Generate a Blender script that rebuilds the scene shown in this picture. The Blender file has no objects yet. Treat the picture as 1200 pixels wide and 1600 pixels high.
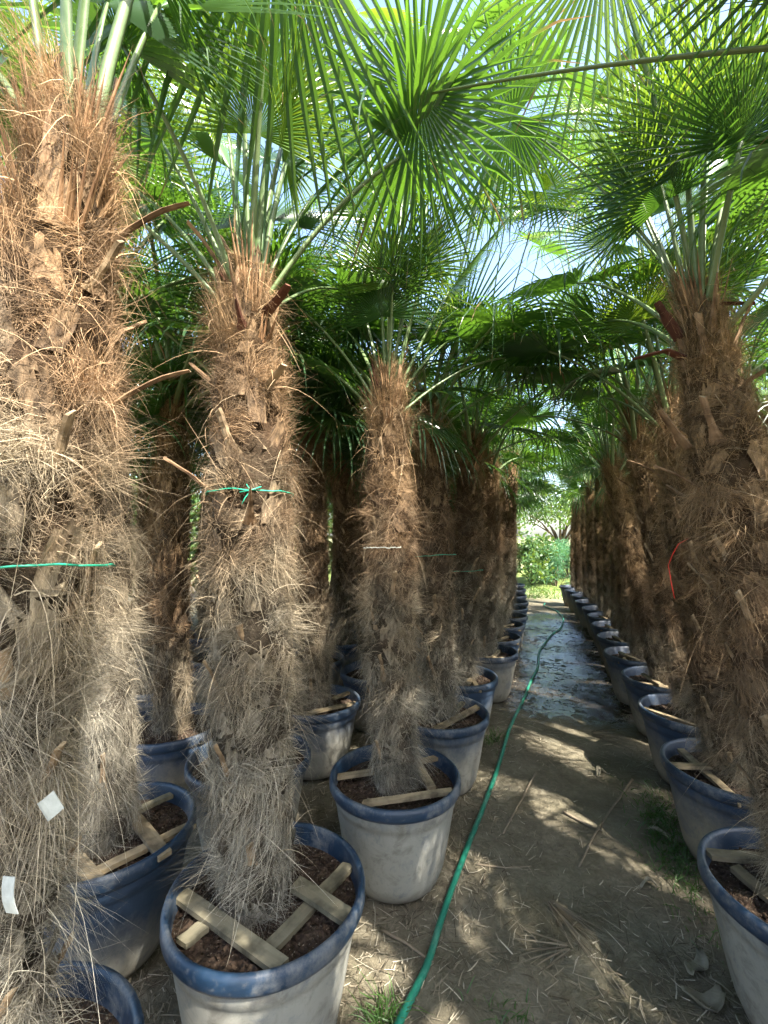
import bpy, math, random
import numpy as np
from mathutils import Vector, Matrix, Euler, Quaternion

sc = bpy.context.scene
C = sc.collection
R_ = math.radians

# ------------------------------------------------------------------ camera
CAM = Vector((0.0, 0.0, 1.46))
FPX, YAW, PITCH = 687.4, R_(20.81), R_(3.18)      # pixels of a 1200x1600 frame
cd = bpy.data.cameras.new('camera')
cd.sensor_fit = 'VERTICAL'
cd.sensor_height = 36.0
cd.lens = 36.0 * FPX / 1600.0
cd.clip_start = 0.02
cd.clip_end = 2000
cam = bpy.data.objects.new('camera', cd)
C.objects.link(cam)
cam.location = CAM
cam.rotation_euler = (math.pi / 2 + PITCH, 0, YAW)
sc.camera = cam

# ------------------------------------------------------------------ sky and sun
SUN_EL, SUN_AZ = R_(50), R_(120)                  # azimuth clockwise from +Y
world = bpy.data.worlds.new('World')
sc.world = world
world.use_nodes = True
wn = world.node_tree
wn.nodes.clear()
sky = wn.nodes.new('ShaderNodeTexSky')
sky.sky_type = 'NISHITA'
sky.sun_disc = False
sky.sun_elevation = SUN_EL
sky.sun_rotation = SUN_AZ
sky.air_density = 1.0
sky.dust_density = 2.4
bg = wn.nodes.new('ShaderNodeBackground')
bg.inputs['Strength'].default_value = 0.15
wo = wn.nodes.new('ShaderNodeOutputWorld')
wn.links.new(sky.outputs[0], bg.inputs[0])
wn.links.new(bg.outputs[0], wo.inputs[0])
sd = bpy.data.lights.new('sun', 'SUN')
sd.energy = 5.0
sd.angle = R_(0.55)
sd.color = (1.0, 0.94, 0.84)
sun = bpy.data.objects.new('sun', sd)
C.objects.link(sun)
SV = Vector((math.cos(SUN_EL) * math.sin(SUN_AZ), math.cos(SUN_EL) * math.cos(SUN_AZ), math.sin(SUN_EL)))
sun.rotation_euler = SV.to_track_quat('Z', 'Y').to_euler()
sun.location = (6, -4, 12)

vs = sc.view_settings
vs.view_transform = 'Standard'
vs.look = 'None'
vs.gamma = 1.0
vs.use_curve_mapping = False
vs.exposure = 2.33
sc.render.engine = 'CYCLES'
sc.cycles.max_bounces = 7
sc.cycles.diffuse_bounces = 4
sc.cycles.use_adaptive_sampling = True
sc.cycles.adaptive_threshold = 0.025
sc.cycles.glossy_bounces = 3
sc.cycles.transmission_bounces = 6
sc.cycles.use_denoising = True
sc.cycles.caustics_reflective = False
sc.cycles.caustics_refractive = False

# ------------------------------------------------------------------ helpers
rng = np.random.default_rng(7)
random.seed(7)


def px_z(u, v, z):
    """world point where the line of sight of photo pixel (u, v) meets height z (used to measure positions)"""
    f = Vector((-math.sin(YAW) * math.cos(PITCH), math.cos(YAW) * math.cos(PITCH), math.sin(PITCH)))
    r = Vector((math.cos(YAW), math.sin(YAW), 0))
    up = r.cross(f)
    d = f + r * ((u - 600) / FPX) + up * ((800 - v) / FPX)
    return CAM + d * ((z - CAM.z) / d.z)


def px_y(u, v, y):
    f = Vector((-math.sin(YAW) * math.cos(PITCH), math.cos(YAW) * math.cos(PITCH), math.sin(PITCH)))
    r = Vector((math.cos(YAW), math.sin(YAW), 0))
    up = r.cross(f)
    d = f + r * ((u - 600) / FPX) + up * ((800 - v) / FPX)
    return CAM + d * (y / d.y)


def gz(x, y):
    """height of the trodden ground"""
    return (0.010 * np.sin(2.1 * x + 0.7 * y) + 0.007 * np.sin(5.3 * y - 2.2 * x + 1) + 0.006 * np.sin(7.7 * x + 3.1 * y)
            + 0.003 * np.sin(17 * x + 1.3) * np.sin(15 * y) - 0.012)


def new_mesh(name, V, F, mats=(), smooth=False, attr=None, midx=None, uv=None):
    me = bpy.data.meshes.new(name)
    V = np.asarray(V, np.float32).reshape(-1, 3)
    if isinstance(F, (list, tuple)) and F and isinstance(F[0], np.ndarray):
        loops = np.concatenate([f.ravel() for f in F]).astype(np.int32)
        tot = np.concatenate([np.full(len(f), f.shape[1], np.int32) for f in F])
        st = np.concatenate([[0], np.cumsum(tot)[:-1]]).astype(np.int32)
        me.vertices.add(len(V))
        me.vertices.foreach_set('co', V.ravel())
        me.loops.add(len(loops))
        me.loops.foreach_set('vertex_index', loops)
        me.polygons.add(len(tot))
        me.polygons.foreach_set('loop_start', st)
        me.polygons.foreach_set('loop_total', tot)
        me.update(calc_edges=True)
    else:
        me.from_pydata([tuple(v) for v in V.tolist()], [], [tuple(int(i) for i in f) for f in F])
    for m in mats:
        me.materials.append(m)
    if smooth:
        me.polygons.foreach_set('use_smooth', np.ones(len(me.polygons), bool))
    if midx is not None:
        me.polygons.foreach_set('material_index', np.asarray(midx, np.int32))
    if attr is not None:
        for k, a in attr.items():
            at = me.attributes.new(k, 'FLOAT', 'POINT')
            at.data.foreach_set('value', np.asarray(a, np.float32))
    me.validate()
    me.update()
    return me


class MB:
    """collects faces of one mesh"""
    def __init__(self):
        self.v, self.f, self.m, self.a = [], [], [], []

    def add(self, vs, fs, m=0, a=None):
        o = len(self.v)
        self.a += list(a) if a is not None else [0.0] * len(vs)
        self.v += [tuple(p) for p in vs]
        self.f += [tuple(i + o for i in f) for f in fs]
        self.m += [m] * len(fs)

    def box(self, c, s, rot=None, m=0, jit=0.0):
        cx = [Vector((x * s[0] / 2, y * s[1] / 2, z * s[2] / 2)) for z in (-1, 1) for y in (-1, 1) for x in (-1, 1)]
        if jit:
            cx = [p + Vector((random.uniform(-jit, jit), random.uniform(-jit, jit), random.uniform(-jit, jit))) for p in cx]
        if rot is not None:
            cx = [rot @ p for p in cx]
        c = Vector(c)
        self.add([p + c for p in cx], [(0, 2, 3, 1), (4, 5, 7, 6), (0, 1, 5, 4), (2, 6, 7, 3), (0, 4, 6, 2), (1, 3, 7, 5)], m)

    def tube(self, pts, rad, n=8, m=0, flat=1.0, cap=True):
        pts = [Vector(p) for p in pts]
        rr = rad if hasattr(rad, '__len__') else [rad] * len(pts)
        vs = []
        prev = None
        for i, p in enumerate(pts):
            t = (pts[min(i + 1, len(pts) - 1)] - pts[max(i - 1, 0)]).normalized()
            if prev is None:
                a = t.orthogonal().normalized() if abs(t.z) > .95 else t.cross(Vector((0, 0, 1))).normalized()
            else:
                a = (prev - t * prev.dot(t)).normalized()
            prev = a
            b = t.cross(a)
            for k in range(n):
                th = 2 * math.pi * k / n
                vs.append(p + (a * math.cos(th) + b * math.sin(th) * flat) * rr[i])
        fs = []
        for i in range(len(pts) - 1):
            for k in range(n):
                fs.append((i * n + k, i * n + (k + 1) % n, (i + 1) * n + (k + 1) % n, (i + 1) * n + k))
        if cap:
            fs.append(tuple(range(n - 1, -1, -1)))
            fs.append(tuple((len(pts) - 1) * n + k for k in range(n)))
        self.add(vs, fs, m)

    def mesh(self, name, mats, smooth=False):
        return new_mesh(name, self.v, self.f, mats, smooth, midx=self.m, attr={'tip': self.a} if any(self.a) else None)


def link(name, me, parent=None, loc=(0, 0, 0), rot=(0, 0, 0), scale=(1, 1, 1)):
    o = bpy.data.objects.new(name, me)
    C.objects.link(o)
    o.parent = parent
    o.location = loc
    o.rotation_euler = rot
    o.scale = scale
    return o


def tag(o, label=None, cat=None, group=None, kind=None):
    if label: o['label'] = label
    if cat: o['category'] = cat
    if group: o['group'] = group
    if kind: o['kind'] = kind
    return o


# ------------------------------------------------------------------ materials
class NT:
    def __init__(self, name):
        self.mat = bpy.data.materials.new(name)
        self.mat.use_nodes = True
        self.t = self.mat.node_tree
        self.t.nodes.clear()
        self.out = self.n('ShaderNodeOutputMaterial')

    def n(self, typ, **kw):
        nd = self.t.nodes.new(typ)
        for k, v in kw.items():
            if k in nd.inputs.keys():
                nd.inputs[k].default_value = v
            else:
                setattr(nd, k, v)
        return nd

    def l(self, a, b):
        self.t.links.new(a, b)

    def noise(self, scale, detail=4, rough=.6, vec=None, dist=0.0):
        nd = self.n('ShaderNodeTexNoise')
        nd.inputs['Scale'].default_value = scale
        nd.inputs['Detail'].default_value = detail
        nd.inputs['Roughness'].default_value = rough
        nd.inputs['Distortion'].default_value = dist
        if vec is not None: self.l(vec, nd.inputs['Vector'])
        return nd.outputs[0]

    def ramp(self, fac, stops):
        r = self.n('ShaderNodeValToRGB')
        e = r.color_ramp.elements
        while len(e) > 1: e.remove(e[0])
        e[0].position = stops[0][0]
        e[0].color = (*stops[0][1], 1) if len(stops[0][1]) == 3 else stops[0][1]
        for p, c in stops[1:]:
            x = e.new(p)
            x.color = (*c, 1)
        self.l(fac, r.inputs[0])
        return r.outputs[0]

    def mix(self, fac, a, b, typ='MIX'):
        m = self.n('ShaderNodeMix', data_type='RGBA', blend_type=typ)
        for s, v in ((m.inputs[0], fac), (m.inputs[6], a), (m.inputs[7], b)):
            if isinstance(v, (int, float)): s.default_value = v
            elif isinstance(v, tuple): s.default_value = (*v, 1)
            else: self.l(v, s)
        return m.outputs[2]

    def math(self, op, a, b=0.0, clamp=False):
        m = self.n('ShaderNodeMath', operation=op, use_clamp=clamp)
        for s, v in ((m.inputs[0], a), (m.inputs[1], b)):
            if isinstance(v, (int, float)): s.default_value = v
            else: self.l(v, s)
        return m.outputs[0]

    def maprange(self, v, a, b, c=0.0, d=1.0):
        m = self.n('ShaderNodeMapRange')
        self.l(v, m.inputs[0])
        for i, x in enumerate((a, b, c, d)): m.inputs[i + 1].default_value = x
        return m.outputs[0]

    def bump(self, h, strength=.5, dist=.01):
        b = self.n('ShaderNodeBump')
        b.inputs['Strength'].default_value = strength
        b.inputs['Distance'].default_value = dist
        self.l(h, b.inputs['Height'])
        return b.outputs[0]

    def pbsdf(self, col, rough=.6, spec=.5, normal=None):
        p = self.n('ShaderNodeBsdfPrincipled')
        for k, v in (('Base Color', col), ('Roughness', rough), ('Specular IOR Level', spec)):
            if isinstance(v, (int, float)): p.inputs[k].default_value = v
            elif isinstance(v, tuple): p.inputs[k].default_value = (*v, 1)
            else: self.l(v, p.inputs[k])
        if normal is not None: self.l(normal, p.inputs['Normal'])
        return p.outputs[0]

    def done(self, shader):
        self.l(shader, self.out.inputs[0])
        return self.mat

    def obj(self):
        return self.n('ShaderNodeTexCoord').outputs['Object']

    def z(self, vec):
        s = self.n('ShaderNodeSeparateXYZ')
        self.l(vec, s.inputs[0])
        return s.outputs

    def attr(self, name):
        return self.n('ShaderNodeAttribute', attribute_name=name).outputs['Fac']


def mat_leaf(name, dcol, tcol, blue=.4, rough=.30, dead=False):
    m = NT(name)
    rnd = m.n('ShaderNodeObjectInfo').outputs['Random']
    o = m.obj()
    nz = m.noise(9, 3, .6, o)
    geo = m.n('ShaderNodeNewGeometry')
    var = m.math('ADD', m.math('MULTIPLY', rnd, .6), m.math('MULTIPLY', nz, .5))
    c = m.mix(var, (dcol[0] * .48, dcol[1] * .58, dcol[2] * .85), tuple(x * 1.45 for x in dcol))
    under = m.mix(blue, c, (dcol[1] * .62, dcol[1] * 1.0, dcol[1] * .72))
    c2 = m.mix(geo.outputs['Backfacing'], c, under)
    br = m.maprange(m.math('ADD', m.attr('tip'), m.math('MULTIPLY', m.math('SUBTRACT', nz, .5), .25)), .93, 1.02)
    c2 = m.mix(br, c2, (.20, .13, .06))
    p = m.pbsdf(c2, rough, .55)
    t = m.n('ShaderNodeBsdfTranslucent')
    tc = m.mix(var, tuple(x * .6 for x in tcol), (tcol[0] * 1.45, tcol[1] * 1.15, tcol[2]))
    tc = m.mix(br, tc, (.24, .15, .06))
    m.l(tc, t.inputs[0])
    mx = m.n('ShaderNodeMixShader')
    mx.inputs[0].default_value = .34
    m.l(p, mx.inputs[1])
    m.l(t.outputs[0], mx.inputs[2])
    return m.done(mx.outputs[0])


M = {}
M['leaf'] = mat_leaf('palm leaf', (.031, .080, .022), (.115, .29, .024))
M['leaf_bright'] = mat_leaf('young and sunlit palm leaf', (.070, .15, .025), (.26, .46, .03), .25)  # brighter tone, also put on a leaf that the sun catches
M['shrub'] = mat_leaf('shrub leaf', (.07, .14, .03), (.26, .42, .05), .1, .5)
M['fern'] = mat_leaf('feathery leaf', (.06, .17, .07), (.16, .42, .12), .1, .55)
M['grass'] = mat_leaf('grass blade', (.05, .11, .02), (.15, .30, .03), .1, .5)


def mat_fibre(name, core=False):
    m = NT(name)
    o = m.obj()
    z = m.z(o)[2]
    tint = m.n('ShaderNodeObjectInfo').outputs['Color']
    tsep = m.n('ShaderNodeSeparateColor')
    m.l(tint, tsep.inputs[0])
    # object colour R = how brown (fresh) the trunk is, G = brightness
    n = m.noise(3.2, 4, .65, o)
    zz = m.math('ADD', m.math('MULTIPLY', z, .42), m.math('MULTIPLY', m.math('SUBTRACT', n, .5), .75))
    zz = m.math('ADD', zz, m.math('SUBTRACT', tsep.outputs[0], .5), True)
    col = m.ramp(zz, [(0.0, (.335, .31, .245)), (.28, (.31, .257, .175)), (.5, (.265, .172, .096)), (.72, (.345, .226, .118)), (1.0, (.44, .295, .145))])
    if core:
        col = m.mix(.8, col, (.028, .016, .010))  # core painted darker to deepen the shadow gaps in the fibre
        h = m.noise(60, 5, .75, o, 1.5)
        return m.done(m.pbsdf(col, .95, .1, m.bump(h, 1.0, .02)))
    r = m.attr('rnd')
    br = m.maprange(r, 0, 1, .16, 1.95)
    mul = m.n('ShaderNodeMix', data_type='RGBA', blend_type='MULTIPLY')
    mul.inputs[0].default_value = 1
    m.l(col, mul.inputs[6])
    cc = m.n('ShaderNodeCombineColor')
    br2 = m.math('MULTIPLY', br, m.math('MULTIPLY', tsep.outputs[1], 2.0))
    for i in range(3): m.l(br2, cc.inputs[i])
    m.l(cc.outputs[0], mul.inputs[7])
    col = m.mix(m.maprange(r, .86, 1.0, 0, .75), mul.outputs[2], (.50, .40, .26))
    mp = m.n('ShaderNodeMapping')
    m.l(o, mp.inputs[0])
    mp.inputs['Scale'].default_value = (1, 1, .25)
    wv = m.noise(260, 3, .7, mp.outputs[0], .6)
    col = m.mix(m.maprange(wv, .35, .65, .55, 0), col, (.05, .032, .02))
    p = m.pbsdf(col, .75, .25, m.bump(wv, .6, .004))
    t = m.n('ShaderNodeBsdfTranslucent')
    m.l(col, t.inputs[0])
    mx = m.n('ShaderNodeMixShader')
    mx.inputs[0].default_value = .22
    m.l(p, mx.inputs[1])
    m.l(t.outputs[0], mx.inputs[2])
    return m.done(mx.outputs[0])


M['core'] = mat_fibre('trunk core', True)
M['fibre'] = mat_fibre('trunk fibre')


def mat_wood(name, a, b, sc_=1.0):
    m = NT(name)
    mp = m.n('ShaderNodeMapping')
    m.l(m.obj(), mp.inputs[0])
    mp.inputs['Scale'].default_value = (3 * sc_, 40 * sc_, 40 * sc_)
    rnd = m.n('ShaderNodeObjectInfo').outputs['Random']
    n = m.noise(1.5, 6, .7, mp.outputs[0], .4)
    f = m.math('ADD', m.math('MULTIPLY', n, 1.1), m.math('MULTIPLY', m.math('SUBTRACT', rnd, .5), .6), True)
    c = m.mix(f, a, b)
    d = m.noise(14, 3, .6, m.obj())
    c = m.mix(m.maprange(d, .46, .68, 0, .75), c, tuple(x * .42 for x in a))
    return m.done(m.pbsdf(c, .8, .25, m.bump(n, .5, .004)))


M['batten'] = mat_wood('batten wood', (.13, .10, .06), (.31, .245, .15))
M['batten_mossy'] = mat_wood('weathered batten wood', (.10, .09, .058), (.22, .195, .13))
M['stub'] = mat_wood('cut leaf stalk', (.19, .125, .07), (.42, .31, .19))
M['cut'] = mat_wood('cut end of leaf stalk', (.25, .185, .11), (.42, .33, .21))
M['husk'] = mat_wood('dead leaf husk', (.13, .072, .038), (.36, .235, .135))
M['rust'] = mat_wood('rusty split fibre', (.20, .095, .042), (.46, .30, .16))
M['redhusk'] = mat_wood('dark red husk', (.060, .022, .014), (.15, .060, .036))
M['deadleaf'] = mat_wood('dry leaf', (.13, .115, .08), (.28, .25, .18))


def mat_petiole():
    m = NT('green leaf stalk')
    rnd = m.n('ShaderNodeObjectInfo').outputs['Random']
    c = m.mix(rnd, (.04, .085, .02), (.10, .15, .045))
    n = m.noise(40, 3, .6, m.obj())
    return m.done(m.pbsdf(m.mix(n, c, (.16, .22, .10)), .42, .5))


M['petiole'] = mat_petiole()


def mat_potbody():
    m = NT('dusty blue plastic')
    o = m.obj()
    z = m.z(o)[2]
    oi = m.n('ShaderNodeObjectInfo')
    tsep = m.n('ShaderNodeSeparateColor')
    m.l(oi.outputs['Color'], tsep.inputs[0])
    n1 = m.noise(5, 4, .6, o)
    n2 = m.noise(38, 4, .7, o)
    mp = m.n('ShaderNodeMapping')
    m.l(o, mp.inputs[0])
    mp.inputs['Scale'].default_value = (30, 30, 2.0)
    streak = m.noise(1, 4, .6, mp.outputs[0])
    # dust level: object colour R is the height the splashed mud reaches
    lev = m.math('SUBTRACT', tsep.outputs[0], m.math('MULTIPLY', z, 1.0))
    lev = m.math('ADD', lev, m.math('MULTIPLY', m.math('SUBTRACT', n1, .5), .20))
    lev = m.math('ADD', lev, m.math('MULTIPLY', m.math('SUBTRACT', n2, .5), .10))
    lev = m.math('ADD', lev, m.math('MULTIPLY', m.math('SUBTRACT', streak, .5), .12))
    fac = m.maprange(lev, -.05, .13, .06, .93)
    blue = m.mix(n2, (.012, .032, .070), (.020, .050, .10))
    d1 = m.mix(n1, (.21, .21, .175), (.34, .335, .29))
    d2 = m.mix(n1, (.19, .16, .105), (.31, .265, .185))
    dust = m.mix(tsep.outputs[1], d1, d2)
    dust = m.mix(m.maprange(z, 0.0, .07, .65, 0), dust, (.12, .095, .06))
    n6 = m.noise(11, 5, .75, o, .5)
    dust = m.mix(m.maprange(n6, .50, .66, 0, .55), dust, (.10, .085, .06))
    dust = m.mix(m.maprange(streak, .55, .75, 0, .45), dust, (.13, .12, .085))
    fac = m.math('MULTIPLY', fac, m.maprange(n6, .30, .44, .55, 1))
    col = m.mix(fac, blue, dust)
    rough = m.maprange(fac, 0, 1, .42, .92)
    return m.done(m.pbsdf(col, rough, .4, m.bump(m.math('ADD', n2, streak), .15, .004)))


def mat_potrim():
    m = NT('blue plastic rim')
    o = m.obj()
    n1 = m.noise(6, 4, .6, o)
    n2 = m.noise(55, 4, .75, o)
    f = m.math('ADD', m.math('MULTIPLY', n1, .8), m.math('MULTIPLY', n2, .6))
    tsep = m.n('ShaderNodeSeparateColor')
    m.l(m.n('ShaderNodeObjectInfo').outputs['Color'], tsep.inputs[0])
    c = m.mix(m.maprange(n1, .3, .7), (.008, .022, .045), (.013, .034, .066))
    c = m.mix(tsep.outputs[2], c, (.016, .026, .045))
    c = m.mix(m.maprange(f, .66, .95, 0, .7), c, (.20, .195, .175))
    return m.done(m.pbsdf(c, m.maprange(f, .5, .9, .3, .75), .5, m.bump(n2, .1, .003)))


M['potbody'] = mat_potbody()
M['potrim'] = mat_potrim()


def mat_soil():
    m = NT('potting soil')
    o = m.obj()
    n = m.noise(34, 6, .75, o)
    v = m.n('ShaderNodeTexVoronoi')
    v.inputs['Scale'].default_value = 70
    m.l(o, v.inputs['Vector'])
    c = m.ramp(n, [(.25, (.022, .015, .011)), (.5, (.06, .040, .028)), (.72, (.13, .092, .062))])
    c = m.mix(m.maprange(m.noise(120, 2, .5, o), .66, .72), c, (.26, .22, .17))
    return m.done(m.pbsdf(c, .95, .15, m.bump(m.math('ADD', n, v.outputs[0]), 1.0, .02)))


M['soil'] = mat_soil()


def mat_ground():
    m = NT('trodden earth')
    o = m.obj()
    x, y, z = m.z(o)
    n0 = m.noise(.9, 3, .6, o)
    n1 = m.noise(4.5, 5, .65, o)
    n2 = m.noise(45, 6, .75, o)
    n3 = m.noise(14, 5, .7, o, .8)
    c = m.ramp(m.math('ADD', m.math('MULTIPLY', n1, .6), m.math('MULTIPLY', n2, .4)),
               [(.3, (.086, .073, .049)), (.5, (.155, .134, .094)), (.68, (.255, .225, .165))])
    c = m.mix(m.maprange(n0, .42, .62, 0, .35), c, (.085, .085, .045))
    # wet muddy stretch of the path
    wy = m.math('MULTIPLY', m.maprange(y, 3.3, 4.5), m.maprange(y, 8.6, 9.6, 1, 0))
    wx = m.math('MULTIPLY', m.maprange(x, -.75, -.35), m.maprange(x, .45, .85, 1, 0))
    wet = m.math('MULTIPLY', wy, wx)
    wet = m.math('ADD', wet, m.math('MULTIPLY', m.math('SUBTRACT', n3, .5), .9))
    wet = m.math('MULTIPLY', m.maprange(wet, .35, .62), m.maprange(wy, 0, .15))
    c = m.mix(wet, c, m.mix(n3, (.016, .014, .012), (.045, .038, .030)))
    # sunlit grassy soil past the rows
    far = m.maprange(y, 10.6, 11.6)
    c = m.mix(far, c, m.mix(n1, (.30, .27, .17), (.20, .22, .08)))
    n4 = m.noise(2.6, 4, .7, o, .6)
    n5 = m.noise(9, 3, .55, o, .3)
    film = m.math('MULTIPLY', wet, m.maprange(m.math('ADD', m.math('MULTIPLY', n3, .6), m.math('MULTIPLY', n4, .4)), .40, .49, .15, 1))
    rough = m.maprange(film, 0, 1, .95, .10)
    h = m.mix(film, m.math('ADD', m.math('MULTIPLY', n2, .5), m.math('MULTIPLY', n3, 1.2)), m.math('ADD', m.math('MULTIPLY', n2, .6), m.math('MULTIPLY', n5, .8)))
    bp = m.n('ShaderNodeBump')
    bp.inputs['Distance'].default_value = .02
    m.l(m.maprange(film, 0, 1, .8, .30), bp.inputs['Strength'])
    m.l(h, bp.inputs['Height'])
    return m.done(m.pbsdf(c, rough, m.maprange(film, 0, 1, .2, .8), bp.outputs[0]))


M['ground'] = mat_ground()


def mat_straw():
    m = NT('dry straw')
    r = m.attr('rnd')
    c = m.ramp(r, [(0, (.06, .047, .030)), (.4, (.145, .120, .082)), (.8, (.26, .225, .16)), (1, (.42, .38, .29))])
    return m.done(m.pbsdf(c, .8, .25))


M['straw'] = mat_straw()


def mat_plain(name, col, rough=.5, spec=.5, var=.25, sc_=20):
    m = NT(name)
    n = m.noise(sc_, 4, .65, m.obj())
    c = m.mix(n, tuple(x * (1 - var) for x in col), tuple(min(1, x * (1 + var)) for x in col))
    return m.done(m.pbsdf(c, rough, spec, m.bump(n, .1, .003)))


def mat_hose():
    m = NT('green hose')
    o = m.obj()
    n = m.noise(7, 5, .7, o)
    c = m.mix(m.maprange(n, .52, .72, 0, .7), (.012, .155, .10), (.16, .30, .22))
    c = m.mix(m.maprange(m.noise(50, 3, .6, o), .6, .75, 0, .6), c, (.16, .13, .09))
    return m.done(m.pbsdf(c, .42, .5))


M['hose'] = mat_hose()
M['tie'] = mat_plain('green plastic twine', (.02, .33, .20), .4)
M['tie_pale'] = mat_plain('pale plastic twine', (.42, .44, .38), .5)
M['ribbon'] = mat_plain('red ribbon', (.75, .035, .02), .45)
M['paper'] = mat_plain('white label card', (.40, .42, .38), .6, .3, .5, 45)
M['bark'] = mat_plain('bark', (.10, .075, .055), .9, .2, .4, 30)
M['bank'] = mat_plain('grassy bank', (.15, .19, .06), .95, .1, .6, 5)
M['stick'] = mat_plain('dry stick', (.21, .17, .12), .85, .2, .4, 25)

# ------------------------------------------------------------------ ground
xs = np.unique(np.concatenate([np.linspace(-400, -6, 14), np.linspace(-6, -1.8, 22), np.linspace(-1.8, 1.8, 91), np.linspace(1.8, 6, 22), np.linspace(6, 400, 14)]))
ys = np.unique(np.concatenate([np.linspace(-400, -3, 12), np.linspace(-3, .6, 20), np.linspace(.6, 6, 136), np.linspace(6, 14, 70), np.linspace(14, 30, 20), np.linspace(30, 600, 14)]))
X, Y = np.meshgrid(xs, ys)
fade = np.clip(1 - (np.hypot(X, Y - 4) - 14) / 10, 0, 1)
Z = gz(X, Y) * fade + (rng.random(X.shape) - .5) * .006 * fade
Vg = np.stack([X, Y, Z], -1).reshape(-1, 3)
nx, ny = len(xs), len(ys)
ii = (np.arange(ny - 1)[:, None] * nx + np.arange(nx - 1)[None]).ravel()
Fg = np.stack([ii, ii + 1, ii + nx + 1, ii + nx], 1)
tag(link('ground', new_mesh('ground', Vg, [Fg], [M['ground']], True)), kind='structure')

# ------------------------------------------------------------------ ribbons (hair, straw, grass)
def ribbons(P, D, L, W, Cv, side=None, k=3, taper=.35, rnd=None, r=rng):
    n = len(P)
    D = D / np.linalg.norm(D, axis=1, keepdims=True)
    if side is None:
        side = np.cross(D, r.normal(size=(n, 3)))
    side = side / (np.linalg.norm(side, axis=1, keepdims=True) + 1e-9)
    t = np.linspace(0, 1, k + 1)
    pts = P[:, None] + D[:, None] * (L[:, None] * t)[..., None] + Cv[:, None] * (L[:, None] * t ** 2)[..., None]
    w = (W[:, None] * (1 - (1 - taper) * t[:k]))[..., None] * side[:, None] * .5
    a = pts[:, :k] - w
    b = pts[:, :k] + w
    V = np.concatenate([np.stack([a, b], 2).reshape(n, 2 * k, 3), pts[:, k:]], 1)
    m = 2 * k + 1
    base = (np.arange(n) * m)[:, None]
    quads = np.concatenate([base + np.array([2 * j, 2 * j + 1, 2 * j + 3, 2 * j + 2]) for j in range(k - 1)], 0)
    tris = base + np.array([2 * k - 2, 2 * k - 1, 2 * k])
    if rnd is None: rnd = r.random(n)
    return V.reshape(-1, 3), [quads.astype(np.int32), tris.astype(np.int32)], np.repeat(rnd, m)


# ------------------------------------------------------------------ trunk kinds
TRUNK_H = 2.0


def trunk_profile(z, kind):
    t = z / TRUNK_H
    base = {'thick': .118, 'mid': .108, 'slim': .098}[kind]
    r = base * np.interp(t, [0, .05, .2, .45, .7, .85, .95, 1.0], [.88, .90, 1.0, 1.05, 1.0, .82, .60, .45])
    return r


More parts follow.
